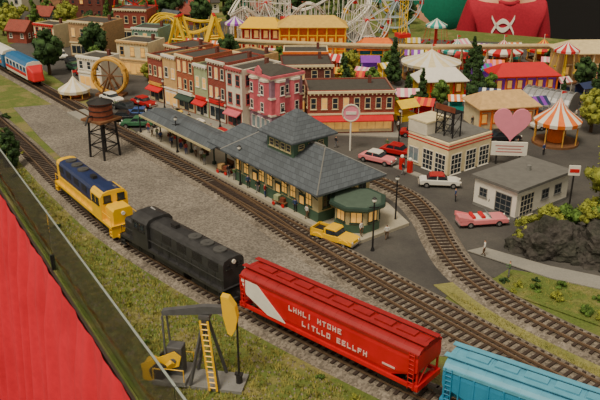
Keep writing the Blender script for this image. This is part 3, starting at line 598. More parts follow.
# ---------------- pumpjack
def pumpjack():
    r=root('oil_pumpjack','grey and yellow oil pumpjack with ladder on a grey base','oil pumpjack',(-7.0,46.2,0),-.18)
    mk('base_skid',M().b2(-3.6,3.0,-1.1,1.1,0,.25).b2(-3.6,-1.2,-1.3,1.3,.25,.6),grey,r)
    f=M()
    for s in(-1,1):
        f.beam((-.9,s*1.0,.25),(.2,s*.25,5.8),.2).beam((1.3,s*1.0,.25),(.2,s*.25,5.8),.2)
    for z in(1.5,2.8,4.1): 
        k=(z-.25)/5.55; hx=-.9+k*1.1; w=1.0-k*.75
        f.beam((hx,-w,z),(hx,w,z),.12); 
    f.b2(-.2,.6,-.4,.4,5.6,5.9)
    mk('samson_post',f,pjgrey,r)
    mk('walking_beam',M().prism([(-3.0,5.5),(-3.0,5.9),(.2,6.6),(1.9,6.7),(1.9,6.2),(.2,5.95)],-.22,.22,'y'),pjgrey,r)
    q=-.7
    mk('horsehead',M().prism([(2.2+q,7.6),(2.75+q,7.5),(3.2+q,6.8),(3.35+q,5.9),(3.2+q,5.0),(2.9+q,4.4),(2.6+q,4.6),(2.3+q,6.0)],-.3,.3,'y'),yel,r)
    mk('polished_rod',M().cyl((3.25+q,-.1,5.4),(3.25+q,-.1,.8),.05,None,6).cyl((3.25+q,.1,5.4),(3.25+q,.1,.8),.05,None,6).cyl((3.25+q,0,0),(3.25+q,0,.9),.25,None,10).box(3.25+q,0,1.0,.6,.3,.15),dark,r)
    for s in(-1,1):
        mk('crank_arm',M().beam((-2.2,s*.75,2.0),(-3.1,s*.75,1.0),.35),yel,r); mk('counterweight',M().prism([(-3.7,.6),(-3.9,1.3),(-3.3,1.9),(-2.6,1.6),(-2.5,.9),(-3.0,.4)],s*.95-.16,s*.95+.16,'y'),black,r,bevel=.08)
        mk('pitman_arm',M().beam((-2.8,s*.65,1.5),(-2.9,s*.4,5.6),.12),pjgrey,r)
    mk('gearbox',M().b2(-2.8,-1.6,-.5,.5,.6,3.0).cyl((-2.2,-.8,2.0),(-2.2,.8,2.0),.25,None,10),pjgrey,r,bevel=.08)
    mk('motor',M().cyl((-4.2,-.4,1.0),(-4.2,.5,1.0),.45,None,14).b2(-4.6,-3.6,-.6,.6,0,.6),yel,r); mk('belt_guard',M().prism([(-4.5,.6),(-4.6,1.5),(-2.1,2.8),(-1.6,2.4),(-1.8,1.6),(-3.9,.6)],-.72,-.6,'y'),yel,r)
    l=M()
    for s in(-.28,.28): l.beam((.95+s,-1.35,.25),(.25+s,-.55,5.6),.12)
    for i in range(13): 
        k=(i+.6)/13.2; l.beam((.95-.7*k-.28,-1.35+.8*k,.25+5.35*k),(.95-.7*k+.28,-1.35+.8*k,.25+5.35*k),.08)
    mk('ladder',l,yel,r)
    for y in(-1.2,1.2):
        rl=M()
        for x in(-3.5,-1.3): rl.cyl((x,y,.6),(x,y,1.6),.04,None,6)
        rl.cyl((-3.5,y,1.6),(-1.3,y,1.6),.04,None,6); mk('guard_rail',rl,yel,r)
pumpjack()

# ---------------- people
def skinned(V,E,R,rootv,sub=2,K=1,wd=1):
    me=bpy.data.meshes.new('t'); me.from_pydata([tuple(c*K for c in v) for v in V],E,[]); o=bpy.data.objects.new('t',me); COL.objects.link(o)
    o.modifiers.new('s','SKIN'); 
    for i,rr in enumerate(R):
        sv=me.skin_vertices[0].data[i]; rr=rr if isinstance(rr,tuple) else (rr,rr); sv.radius=(rr[0]*K,rr[1]*K); sv.use_root=(i==rootv)
    s=o.modifiers.new('u','SUBSURF'); s.levels=sub; s.render_levels=sub
    dg=bpy.context.evaluated_depsgraph_get(); ev=o.evaluated_get(dg); out=bpy.data.meshes.new_from_object(ev); bpy.data.objects.remove(o)
    for v in out.vertices: v.co.x*=wd
    out.polygons.foreach_set('use_smooth',[True]*len(out.polygons)); return out
def figmesh(pose,shirt,pants,hair):
    V=[(0,0,.95),(0,0,1.15),(0,0,1.36),(0,0,1.5),(0,-.01,1.6),(0,0,1.70)]; E=[(0,1),(1,2),(2,3),(3,4),(4,5)]; R=[(.15,.11),(.13,.1),(.16,.1),.055,.095,.08]
    for s in(-1,1):
        b=len(V); st=.16 if pose=='walk' else .02
        V+=[(s*.19,0,1.41),(s*.25,.02,1.14),(s*.24,-.08 if pose!='reach' else -.25,.92 if pose!='reach' else 1.15),(s*.23,-.1 if pose!='reach' else -.4,.84 if pose!='reach' else 1.2),(s*.1,0,.88),(s*.11,-.04-s*st*.5,.5),(s*.11,s*st,.09),(s*.12,s*st-.14,.04)]
        E+=[(2,b),(b,b+1),(b+1,b+2),(b+2,b+3),(0,b+4),(b+4,b+5),(b+5,b+6),(b+6,b+7)]; R+=[.065,.055,.042,.045,.095,.075,.05,.045]
    me=skinned(V,E,R,0,1)
    for m in(skin,shirt,pants,hair,rubber): me.materials.append(m)
    for p in me.polygons:
        c=p.center; z=c.z; ax=abs(c.x)
        i=0
        if z<.1: i=4
        elif z<.98 and ax<.2: i=2
        elif z<1.47 and z>.92: i=1
        elif z>1.64 or (z>1.55 and c.y>.03): i=3
        if ax>.18 and z<1.0: i=0
        p.material_index=i
    return me
cl=[mat('cloth_red',(170,50,50)),mat('cloth_blue',(50,70,120)),mat('cloth_white',(220,220,215)),mat('cloth_brown',(100,76,56)),mat('cloth_grey',(110,110,115)),mat('cloth_green',(80,110,70)),mat('cloth_black',(40,40,44))]
hairM=mat('hair_dark',(60,42,30),.8,var=.3)
FM=[(figmesh('stand',cl[0],cl[1],hairM),'red shirt and blue trousers, standing'),(figmesh('walk',cl[2],cl[3],hairM),'white shirt and brown trousers, walking'),(figmesh('reach',cl[5],cl[4],hairM),'green shirt and grey trousers, reaching'),(figmesh('walk',cl[6],cl[4],hairM),'black coat and grey trousers, walking'),(figmesh('stand',cl[1],cl[6],hairM),'blue shirt and black trousers, standing')]
def fig(x,y,i,rot,z=.06):
    me,lb=FM[i%5]; mk('person',me,None,None,(x,y,z),rot,label='miniature person in '+lb,cat='person')
for k,(u,w) in enumerate([(-96,47),(-94.2,46.6),(-92.8,46.7),(-90,47.2),(-88.2,46.5),(-84.5,46.6),(-81,46.9),(-79.6,46.5),(-74,46.6),(-69.5,46.4),(-66,46.4),(-58.2,46.4),(-57,47.2),(-77,50.2),(-91.2,46.4),(-86.8,47.1),(-83,47.2),(-72.6,46.5),(-67.6,46.5),(-60.4,46.5),(-95,49.6),(-51.4,48.2)]): x,y=UW(u,w); fig(x,y,k,random.uniform(0,6),.4)
for k,(x,y,z) in enumerate([(18.2,66.1,.24),(19.6,61.9,.14),(21.5,77.5,.06),(-20,114,.06),(-15,107,.06),(-10,101,.06),(12,98,.06),(5,99,.06),(23,98,.06),(-2,100,.06),(-24,113,.06),(-30,118,.06),(30,98,.06),(33,96,.06),(16,93,.06),(9,70,.06),(7,72.5,.06),(13,88.5,.06),(18,80,.06),(26,82,.06),(-7,99,.06),(3,97.5,.06),(-17,110.5,.06),(-13,105,.06)]): fig(x,y,k+1,random.uniform(0,6),z)

K=87
def bigperson(name_label,X,Y,H,shirtM,pantsM,pose,hair_col,logo=False,wd=1):
    k=K*H/1.75; zf=-90
    V=[(0,0,.95),(0,0,1.15),(0,0,1.36),(0,0,1.5),(0,-.02,1.6),(0,-.01,1.69)]; E=[(0,1),(1,2),(2,3),(3,4),(4,5)]; R=[(.15,.1),(.13,.09),(.15,.1),.05,.085,.075]
    arms={}
    for s in(-1,1):
        b=len(V); el,wr,hd=(s*.23,.03,1.12),(s*.21,-.14,.93),(s*.2,-.2,.88)
        V+=[(s*.175,0,1.42),el,wr,hd,(s*.1,0,.88),(s*.1,-.01,.5),(s*.1,.02,.08),(s*.11,-.14,.04)]
        E+=[(2,b),(b,b+1),(b+1,b+2),(b+2,b+3),(0,b+4),(b+4,b+5),(b+5,b+6),(b+6,b+7)]; R+=[.06,.045,.032,(.035,.02),.085,.06,.045,.04]
        arms[s]=(el,)
        h=Vector(hd); d=(Vector(hd)-Vector(wr)).normalized()
        for q,ln in((-.03,.06),(-.01,.072),(.01,.068),(.03,.055)):
            f=len(V); p1=h+d*.03+Vector((q,0,0)); p2=p1+d*ln*.6; p3=p2+d*ln*.4+Vector((0,0,-.02))
            V+=[tuple(p1),tuple(p2),tuple(p3)]; E+=[(b+3,f),(f,f+1),(f+1,f+2)]; R+=[.01,.009,.007]
        f=len(V); p1=h-d*.01+Vector((-s*.04,0,0)); p2=p1+d*.03+Vector((-s*.02,0,0)); V+=[tuple(p1),tuple(p2)]; E+=[(b+3,f),(f,f+1)]; R+=[.011,.009]
    me=skinned(V,E,R,0,2,k,wd); me.materials.append(skin)
    o=mk('person',me,None,None,(X,Y,zf),0,label=name_label,cat='person')
    sv=[(0,0,.9),(0,0,1.12),(0,0,1.34),(0,0,1.44)]; se=[(0,1),(1,2),(2,3)]; sr=[(.165,.12),(.155,.115),(.165,.115),(.09,.075)]
    for s in(-1,1):
        b=len(sv); m=Vector((s*.2,0,1.43)).lerp(Vector(arms[s][0]),.7); sv+=[(s*.185,0,1.415),tuple(m)]; se+=[(2,b),(b,b+1)]; sr+=[.082,.08]
    me=skinned(sv,se,sr,0,2,k,wd); me.materials.append(shirtM); mk('shirt',me,None,o)
    mk('collar',M().tube([(.068*k*math.cos(t*pi/8)*wd,(.062*math.sin(t*pi/8)-.005)*k,(1.475-.02*(math.sin(t*pi/8)<0)*abs(math.sin(t*pi/8)))*k) for t in range(16)],.012*k,6,True),shirtM,o,smooth=True)
    pv=[(0,0,.93)];pe=[];pr=[(.17,.12)]
    for s in(-1,1): b=len(pv); pv+=[(s*.1,0,.86),(s*.1,-.01,.5),(s*.1,.02,.12)]; pe+=[(0,b),(b,b+1),(b+1,b+2)]; pr+=[.11,.085,.075]
    mp=skinned(pv,pe,pr,0,2,k,wd); mp.materials.append(pantsM); mk('trousers',mp,None,o)
    hm=M().sph((0,0,0),1,(1,1,1),18); hm.v=[(x*.1*k*wd,y*.1*k+.012*k,z*.1*k+1.655*k) for x,y,z in hm.v]; hm.v=[(x,y if y>-.03*k or z>1.68*k else y*.3,z) for x,y,z in hm.v]; mk('hair',hm,hair_col,o,smooth=True)
    for s in(-1,1):
        mk('eye',M().sph((s*.032*k,-.098*k,1.62*k),.012*k,(1,.6,.7)),white,o); mk('pupil',M().sph((s*.032*k,-.105*k,1.62*k),.006*k),black,o); mk('ear',M().sph((s*.09*k*wd,0,1.61*k),.022*k,(.4,.7,1.2)),skin,o)
    mk('nose',M().cyl((0,-.09*k,1.625*k),(0,-.115*k,1.59*k),.006*k,.014*k,8),skin,o); mk('mouth',M().sph((0,-.092*k,1.56*k),.022*k,(1,.4,.25)),redP,o)
    if logo:
        bv=BVHTree.FromPolygons([v.co.copy() for v in me.vertices],[tuple(p.vertices) for p in me.polygons])
        def surf(x,z):
            h=bv.ray_cast(Vector((x,-200,z)),Vector((0,1,0))); return (h[0].y if h[0] else -.12*k)-.25
        cx,cz=-.03*k,1.355*k
        for sg in(1,-1):
            lm=M(); n=16;vs=[]
            for i in range(n+1):
                t=-1+2*i/n; x=t*(.056)*k; z=sg*(-.022+.062*t*t)*k; th=(.011*(1-.2*abs(t)))*k
                for dz in(-th,th): vs.append((cx+x,surf(cx+x,cz+z+dz)-.1,cz+z+dz))
                for dz in(-th,th): vs.append((cx+x,surf(cx+x,cz+z+dz)+.3,cz+z+dz))
            fs=[]
            for i in range(n):
                a=i*4;b=a+4; fs+=[(a,b,b+1,a+1),(a+2,a+3,b+3,b+2),(a,a+2,b+2,b),(a+1,b+1,b+3,a+3)]
            lm.add(vs,fs); mk('shirt_logo',lm,white,o)
bigperson('child in dark red t-shirt with white chest logo behind the layout',63.5,236,1.24,mat('shirt_maroon',(170,24,48),.85),mat('jeans',(50,60,90)),'stand',hairM,True,.86)
bigperson('person in teal green t-shirt standing behind the layout',49,262,1.62,mat('shirt_teal',(20,134,104),.85),mat('shorts',(60,60,60)),'stand',hairM,False,.95)

# ---------------- trees & bushes
def foliage(r,h,z0,n,seed,m,leafn=1500,conic=False,q=.17,bs=1.0):
    rr=random.Random(seed); mb=M()
    bmx=bmesh.new(); bmesh.ops.create_icosphere(bmx,subdivisions=2,radius=1); iv=[v.co.copy() for v in bmx.verts]; iF=[tuple(v.index for v in f.verts) for f in bmx.faces]; bmx.free()
    cs=[]
    for i in range(n):
        zz=(i+.5)/n; pr=(1-zz)**.8 if conic else math.sin(pi*(.12+.83*zz))
        a=rr.uniform(0,2*pi); d=r*pr*rr.uniform(.25,.85); s=(r*(.2+.4*pr))*rr.uniform(.35,.6)*bs if not conic else r*(.15+.45*pr)*rr.uniform(.45,.75)
        c=Vector((math.cos(a)*d,math.sin(a)*d,z0+h*zz)); cs.append((c,s))
        off=Vector((rr.uniform(0,50),)*3)
        mb.add([c+v*s*(1+.5*noise.noise(v*2.6+off)) for v in iv],iF)
    for i in range(leafn):
        c,s=rr.choice(cs); d=Vector((rr.gauss(0,1),rr.gauss(0,1),rr.gauss(0,1))).normalized(); p=c+d*s*rr.uniform(.95,1.45)
        a=Vector((rr.gauss(0,1),rr.gauss(0,1),rr.gauss(0,1))).normalized()*q; b=a.cross(d).normalized()*q*.7
        mb.add([p-a,p+b,p+a,p-b],[(0,1,2,3)])
    return mb.mesh('foliage',m)
FT={}
trunkme=M().cyl((0,0,0),(0,0,3),.28,.16,8).cyl((0,0,2),(.9,.3,4),.12,.06,6).cyl((0,0,2.2),(-.8,-.4,4.2),.12,.06,6).mesh('trunk',barkM)
for i in range(3):
    FT['round%d'%i]=foliage(2.6,4.6,1.8,40,10+i,leaf[i]); FT['con%d'%i]=foliage(1.9,8.0,1.0,40,20+i,leaf[i],1500,True)
    FT['bush%d'%i]=foliage(1.3,1.5,.0,16,30+i,leaf[i],800,False,.1)
FT['big0']=foliage(2.6,5.6,1.0,90,50,leaf[0],6000,False,.08,.65); FT['big1']=foliage(2.6,5.6,1.0,90,51,leaf[1],6000,False,.08,.65)
FT['shrub2']=foliage(2.0,6.4,.2,70,60,leaf[2],4000,False,.11,.8)
def tree(kind,x,y,s,z=0,label=None):
    r=root('tree',label or {'0':'green','1':'yellow-green','2':'dark green'}[kind[-1]]+(' conical model tree' if 'con' in kind else ' round bushy model tree'),'tree',(x,y,z),random.uniform(0,6),rad=1.7*s); r.scale=(s,s,s)
    mk('trunk',trunkme,None,r); mk('foliage',FT[kind],None,r); return r
def bush(i,x,y,s,z=0):
    mk('bush',FT['bush%d'%i],None,None,(x,y,z-.1),random.uniform(0,6),label=['green','yellow-green','dark green'][i]+' scenic foam bush',cat='bush').scale=(s,s,s)
tree('con2',29.4,122.6,1.05); tree('con2',17,134,.95); tree('big1',33.8,74.6,1.5,0,'tall yellow-green leafy tree beside the garage'); tree('big0',39.5,82,1.8)
tree('shrub2',-37.5,91.4,.8,0,'dark green bushy tree beside the front track'); 
for x,y,k,s in [(9.5,139,'round1',.8),(12.5,128,'round0',.7),(43,106,'round1',1),(23,119,'round0',.7),(47,116,'con2',.9),(-4,142,'round0',.8),(-14,147,'round2',1),(50,130,'round2',.9),(45,96,'round0',1.3),(48,86,'round0',1.5),(-40,146,'round0',.7),(-28,136,'round1',.55),(33,142,'con2',.8),(-33.5,150,'round2',.7),(-25,150,'round0',.7),(-12,137,'round0',.7),(8,129,'con2',.7)]: tree(k,x,y,s,.0)
def rock(x,y,sx,sy,sz,seed):
    bm=bmesh.new(); bmesh.ops.create_icosphere(bm,subdivisions=5,radius=1); o=Vector((seed*7.3,0,0))
    for v in bm.verts:
        n=v.co.copy(); f=1+.35*noise.noise(n*1.5+o)+.22*noise.noise(n*4+o)+.14*abs(noise.noise(n*9+o)); v.co=Vector((n.x*sx*f,n.y*sy*f,n.z*sz*f))
    me=bpy.data.meshes.new('rock'); bm.to_mesh(me); bm.free(); me.materials.append(rockM)
    mk('rock',me,None,None,(x,y,0),0,label='dark craggy grey rock outcrop with moss',cat='rock')
rock(25.0,67.2,3.6,2.4,3.2,1); rock(30.5,66.0,4,3.5,3.5,2); rock(36,65,4.5,4,3.4,3)
for i,x,y,s,z in [(1,23.3,69.0,1.1,1.5),(1,25.2,69.5,1.3,2.2),(0,27.2,70,1.2,2.2),(1,29.3,70.2,1.3,2.4),(0,31.5,69.8,1.4,2.6),(1,33.5,71,1.5,2),(0,36,71,1.6,2),(0,34.5,67.5,1.2,2.9),(1,22.0,68.0,.8,.9),(2,29,72.5,1.1,.6),(1,39,69,2,1.9),(1,28.6,68.2,.7,3.0),(0,25.2,67.4,.6,2.8),(1,32.5,66.4,.7,3.1)]: bush(i,x,y,s,z)
for i,x,y,s in [(1,20.2,60.2,.45),(0,21.6,59.6,.5),(1,22.8,58.0,.6),(2,18.9,61.0,.4),(0,24.6,55.6,.6),(1,25.8,54.6,.6),(2,27.2,54.8,.55),(1,29,52.4,.7),(0,24,60,.5),(1,19.2,59.2,.35),(0,31,51,.8),(2,-35.6,88,.4),(1,-37.6,96,.4),(0,-44,106,.5),(1,-33,82,.35),(2,-26,73,.35),(1,-24,68,.3),(0,-43.3,103.5,.6),(1,-15,57,.3),(0,-12.3,51,.3),(0,1.5,46.5,.3),(1,4,44,.35),(2,-46,113,.6),(0,26.5,57.6,.5),(2,22,61.2,.35)]: bush(i,x,y,s)
def scatter(name,label,cat,n,poly,m,fn,seed):
    rr=random.Random(seed); mb=M(); xs=[p[0] for p in poly]; ys=[p[1] for p in poly]; c=0
    while c<n:
        x=rr.uniform(min(xs),max(xs)); y=rr.uniform(min(ys),max(ys)); ins=False
        for i in range(len(poly)):
            (x1,y1),(x2,y2)=poly[i],poly[i-1]
            if (y1>y)!=(y2>y) and x<(x2-x1)*(y-y1)/(y2-y1)+x1: ins=not ins
        if ins: fn(mb,x,y,rr); c+=1
    mk(name,mb,m,label=label,cat=cat,kind='stuff')
def tuft(mb,x,y,rr):
    for i in range(5):
        a=rr.uniform(0,6.28); h=rr.uniform(.12,.36); w=.045; dx,dy=math.cos(a),math.sin(a); ox,oy=x+rr.gauss(0,.12),y+rr.gauss(0,.12)
        mb.add([(ox-dy*w,oy+dx*w,.0),(ox+dy*w,oy-dx*w,.0),(ox+dx*h*.5,oy+dy*h*.5,h)],[(0,1,2)])
def stone(mb,x,y,rr):
    s=rr.uniform(.05,.13); q=[]
    for a in range(5): t=a*1.257+rr.random(); q.append((x+math.cos(t)*s,y+math.sin(t)*s,0))
    q.append((x,y,s*.9+.05)); mb.add(q,[(i,(i+1)%5,5) for i in range(5)])
edgeL=[(-10.5,44),(-33,80.5),(-46,103),(-43,102),(-32,85),(-22.3,71),(-8.8,56.6),(5.8,43)]
tuftM=mat('tuft_green',(108,122,46),.9,var=.4,c2=(150,142,72)); stoneM=mat('stone_scatter',(136,126,112),.9,var=.3)
scatter('grass_tufts','short green and straw static grass tufts beside the front track','grass',3600,edgeL,tuftM,tuft,1)
scatter('loose_stones','loose grey stones scattered beside the tracks','stones',1500,edgeL,stoneM,stone,2)
scatter('grass_tufts','yellow-green grass tufts beside the curved track','grass',1600,[(13,59.5),(15.3,57),(17.5,54.2),(22,48),(32,40),(38,34),(39,29),(31,36),(23,45.5),(16,54)],tuftM,tuft,3)
scatter('grass_tufts','green grass tufts on the bank','grass',1800,[(18.2,61),(20.6,58),(27,53),(40,45),(50,40),(44,52),(29,60),(21,62.5)],tuftM,tuft,4)

# ---------------- amusement park
def ferris(x,y,R,m,label,rot=0,n=12,zc=None):
    zc=zc or R+1.2; r=root('ferris_wheel',label,'ferris wheel',(x,y,.06),rot,rad=R*.6)
    rm=M()
    for yy in(-.6,.6):
        rm.tube([(R*math.cos(2*pi*i/32),yy,zc+R*math.sin(2*pi*i/32)) for i in range(32)],.14,6,True); rm.tube([(R*.6*math.cos(2*pi*i/24),yy,zc+R*.6*math.sin(2*pi*i/24)) for i in range(24)],.09,6,True)
        for i in range(n): a=2*pi*i/n; rm.cyl((0,yy*.4,zc),(R*math.cos(a),yy,zc+R*math.sin(a)),.07,None,5)
    mk('wheel_rim',rm,m,r); mk('hub',M().cyl((0,-.9,zc),(0,.9,zc),.4,None,12),redP,r)
    for s in(-1,1): mk('support_frame',M().beam((-R*.55,s*1.2,0),(0,s*.9,zc),.25).beam((R*.55,s*1.2,0),(0,s*.9,zc),.25).beam((-R*.28,s*1.05,zc/2),(R*.28,s*1.05,zc/2),.15),m,r)
    for i in range(n):
        a=2*pi*i/n; c=[redP,ycar,teal,orange][i%4]; mk('gondola',M().b2(-.4,.4,-.45,.45,-1.0,-.5).b2(-.45,.45,-.5,.5,-.1,0).b2(-.38,-.3,-.4,.4,-.5,0).b2(.3,.38,-.4,.4,-.5,0),c,r,(R*math.cos(a),0,zc+R*math.sin(a)))
ferris(14.2,163,5.4,white,'white ferris wheel with coloured gondolas',.3); ferris(-8,184,6.0,white,'tall white ferris wheel',-.4); ferris(23,184,6.5,mat('pale_blue',(180,196,206)),'pale ferris wheel near the back edge',.2)
ferris(-40,186,5,redP,'red ferris wheel among the trees',.1,10)
def ringwheel(x,y):
    r=root('golden_spinning_ride','large golden ring ride on a timber base','amusement ride',(x,y,.06),-.2,rad=3)
    R=3.0; zc=3.4; m=M()
    for yy in(-.5,.5): m.tube([(R*math.cos(2*pi*i/28),yy,zc+R*math.sin(2*pi*i/28)) for i in range(28)],.28,6,True)
    for i in range(14): a=2*pi*i/14; m.beam((R*math.cos(a),-.5,zc+R*math.sin(a)),(R*math.cos(a),.5,zc+R*math.sin(a)),.3)
    mk('ring',m,gold,r); m=M()
    for i in range(8): a=2*pi*i/8; m.cyl((0,0,zc),(R*math.cos(a),0,zc+R*math.sin(a)),.12,None,6)
    mk('spokes',m,wood,r); mk('stand',M().beam((-1.5,-.8,0),(0,-.8,zc),.25).beam((1.5,-.8,0),(0,-.8,zc),.25).beam((-1.5,.8,0),(0,.8,zc),.25).beam((1.5,.8,0),(0,.8,zc),.25).b2(-2.5,2.5,-1.2,1.2,0,.4),wood,r)
ringwheel(-32.6,126.6)
def tent(x,y,R,wh_,h,c1,c2,label,n=16,name='striped_tent',inner=None,z=.06):
    r=root(name,label,'tent',(x,y,z),0,rad=R)
    mk('tent_roof',M().lathe([(.02,h),(R*.35,wh_+(h-wh_)*.5),(R,wh_),(R*.98,wh_-.5)],n=n,mif=lambda i,q:i%2),[c1,c2],r)
    for i in range(8): a=2*pi*i/8; mk('pole',M().cyl((R*.92*math.cos(a),R*.92*math.sin(a),0),(R*.92*math.cos(a),R*.92*math.sin(a),wh_),.09,None,6),gold,r)
    mk('floor_deck',M().cyl((0,0,0),(0,0,.3),R*.98,None,24),wood,r); mk('center_drum',M().cyl((0,0,.3),(0,0,wh_),R*.35,None,12),inner or orange,r)
    mk('flag_pole',M().cyl((0,0,h-.1),(0,0,h+1),.05,None,6),white,r); mk('flag',M().prism([(0,h+1),(.8,h+.75),(0,h+.5)],-.02,.02,'y'),redP,r)
tent(-38.5,125,2.7,1.6,3.8,white,cream,'small white conical tent',16)
tent(36.2,101.2,3.3,3.4,6.6,orange,white,'orange and white striped carousel tent',20,'carousel_tent')
tent(24.5,139,5.6,3.2,5.4,white,cream,'large white canopy over a merry-go-round',24,'merry_go_round',gold)
tent(41,151,4,2.6,4.8,redP,white,'red and white striped booth tent',16); tent(50,154,3.4,2.4,4.4,ycar,redP,'yellow and red striped booth tent'); tent(32,153,3.2,2.4,4.4,white,teal,'white and teal striped tent')
tent(59,126,4,2.6,5,purple,orange,'purple and orange carnival ride tent')
def aframe(x,y,m,label,rot):
    r=root('swinging_ship_ride',label,'amusement ride',(x,y,.06),rot,rad=3)
    for s in(-1,1): mk('a_frame',M().beam((-3,s*1.4,0),(0,s*1.4,9),.5).beam((3,s*1.4,0),(0,s*1.4,9),.5).beam((-1.5,s*1.4,4.5),(1.5,s*1.4,4.5),.3),m,r)
    mk('axle',M().cyl((0,-1.6,9),(0,1.6,9),.3,None,10),redP,r); mk('swing_arm',M().beam((0,0,9),(-1.4,0,3),.25).beam((0,0,9),(1.4,0,3),.25),m,r)
    mk('ship',M().prism([(-3,3.6),(-2.4,2.2),(0,1.6),(2.4,2.2),(3,3.6),(2,2.9),(-2,2.9)],-.9,.9,'y'),orange,r)
ry1=mat('ride_yellow',(236,198,36))
aframe(-24.5,154,ry1,'yellow a-frame swinging ship ride',-.3); aframe(-17.5,155,ry1,'tall yellow a-frame ride',.2)
def coaster(P,label,m,r0=.22,step=3,tb=.12):
    pa=Path(P,10); r=root('roller_coaster',label,'roller coaster',(0,0,.06)); N=int(pa.len/1.2); pts=[pa.at(i*pa.len/N) for i in range(N+1)]
    t=M()
    for o in(-.5,.5):
        q=[]
        for i,p in enumerate(pts):
            d=pa.dir(i*pa.len/N); n=Vector((-d.y,d.x,0)).normalized(); q.append(p+n*o)
        t.tube(q,r0*.6,5)
    t.tube([p-Vector((0,0,.4)) for p in pts],r0,5); mk('coaster_rail',t,m,r)
    k=0;s=1
    while s<pa.len and k<95:
        p=pa.at(s); mk('support_post',M().beam((p.x-.3,p.y,0),(p.x,p.y,p.z-.3),tb).beam((p.x+.6,p.y+.9,0),(p.x,p.y,p.z-.3),tb).beam((p.x-.4,p.y,p.z*.45),(p.x+.4,p.y+.6,p.z*.45),tb*.7),m,r); s+=step;k+=1
coaster([(-12,166,9),(-5,170,4),(2,166,10),(9,172,3.5),(16,177,8),(12,184,11),(0,188,5),(-10,184,12),(-16,176,6),(-12,166,9)],'white steel roller coaster with looping hills',white,step=1.4,tb=.16)
coaster([(-14,150,5.0),(-6,147,5.2),(4,146,5),(20,145,4.8),(36,145,4.8),(52,147,4.4),(66,144,4)],'long tan elevated coaster track on posts',mat('tan_beam',(206,184,136)),.4,5,.2)
coaster([(-34,168,4),(-30,172,6),(-24,166,3.5),(-18,170,5.5),(-24,178,4),(-32,176,6),(-34,168,4)],'small yellow roller coaster',ry1,step=1.6)
def funhouse(x,y,w,d,h,m1,m2,roofm,label,rot=0):
    r=root('fun_fair_building',label,'fairground building',(x,y,.06),rot,rad=w*.5)
    mk('wall',M().b2(-w/2,w/2,-d/2+.6,d/2,0,h),m1,r); mk('roof',M().hip(-w/2-.5,w/2+.5,-d/2-.5,d/2+.5,h,h+1.8,-w/3,w/3),roofm,r)
    n=int(w/1.8)
    for i in range(n+1): mk('column',M().cyl((-w/2+i*w/n,-d/2,0),(-w/2+i*w/n,-d/2,h-.1),.16,None,8),m2,r)
    for fl in range(max(1,int(h/3))): 
        wins(r,'f',[-w/2+(i+.5)*w/n for i in range(n)],fl*3+1.6,.95,1.5,w,d-1.2,m2,litg,1,1)
        mk('balcony_rail',M().b2(-w/2,w/2,-d/2-.05,-d/2+.05,fl*3+2.8,fl*3+3.0),m2,r)
funhouse(2.5,152.5,13,6,7.6,orange,ycar,mat('roof_yellow',(218,178,80)),'tall orange and yellow fairground hall with columns'); funhouse(30.5,110.5,9,6,3.4,cream,orange,tanM,'cream diner with orange trim',.2)
funhouse(55,141,13,7,5,tanM,cream,mat('roof_cream',(214,194,146)),'tan building with broad cream roof',.05); funhouse(39,130,11,5,3.2,purple,orange,redP,'purple and orange carnival arcade with red roof',.1); funhouse(15,148,7,5,4,teal,ycar,orange,'teal and yellow game hall'); funhouse(54,110,9,5,3.4,orange,purple,blueM,'orange carnival booth with blue roof',-.1)
funhouse(24,127,8,4.5,3,ycar,redP,white,'yellow snack stand with white roof',.1)
funhouse(-8,160,8,5,6,redP,cream,ycar,'red and cream fairground hall',-.1)
r=root('quonset_hut','silver corrugated quonset hut','hut',(41,119.5,.06),.9,rad=4)
mk('hut_shell',M().prism([(3*math.cos(pi*i/12),3*math.sin(pi*i/12)) for i in range(13)],-4,4,'y'),chrome,r)
for yy in range(-4,5): mk('rib',M().prism([(3.06*math.cos(pi*i/12),3.06*math.sin(pi*i/12)) for i in range(13)],yy-.1,yy+.1,'y'),grey,r)
def chairswing(x,y,c1,c2,label):
    r=root('chair_swing_ride',label,'amusement ride',(x,y,.06),0,rad=2.6)
    mk('mast',M().cyl((0,0,0),(0,0,6),.35,.25,10),c2,r); mk('canopy',M().lathe([(.02,7.4),(1.2,6.6),(2.3,6.0),(2.3,5.6)],n=16,mif=lambda i,q:i%2),[c1,white],r); mk('platform',M().cyl((0,0,0),(0,0,.25),2.5,None,20),wood,r)
    for i in range(10):
        a=2*pi*i/10; p=(2.1*math.cos(a),2.1*math.sin(a)); mk('swing_seat',M().cyl((p[0],p[1],5.7),(p[0]*1.35,p[1]*1.35,2.4),.03,None,4).box(p[0]*1.35,p[1]*1.35,2.3,.4,.4,.3),c2,r)
def dropt(x,y,m,label):
    r=root('drop_tower_ride',label,'amusement ride',(x,y,.06),.3,rad=2); t=M(); H=12
    for a,b in((-.6,-.6),(.6,-.6),(.6,.6),(-.6,.6)): t.beam((a,b,0),(a,b,H),.14)
    for i in range(10):
        z=i*1.2
        t.beam((-.6,-.6,z),(.6,-.6,z+1.2),.08).beam((.6,-.6,z),(.6,.6,z+1.2),.08).beam((-.6,.6,z),(-.6,-.6,z+1.2),.08)
    mk('lattice_tower',t,m,r); mk('seat_ring',M().b2(-1.3,1.3,-1.3,1.3,4,4.8),redP,r); mk('tower_top',M().b2(-.9,.9,-.9,.9,H,H+.5),ry1,r)
chairswing(48.5,136,redP,ry1,'red and white chair swing ride'); chairswing(8,162,orange,teal,'orange and white chair swing ride'); chairswing(29,161,teal,redP,'teal and white chair swing ride'); chairswing(-14,164,purple,ry1,'purple and white chair swing ride'); chairswing(52.5,120,ry1,orange,'yellow and white chair swing ride')
dropt(-3,178,white,'white lattice drop tower'); dropt(21.5,158,ry1,'yellow lattice drop tower')
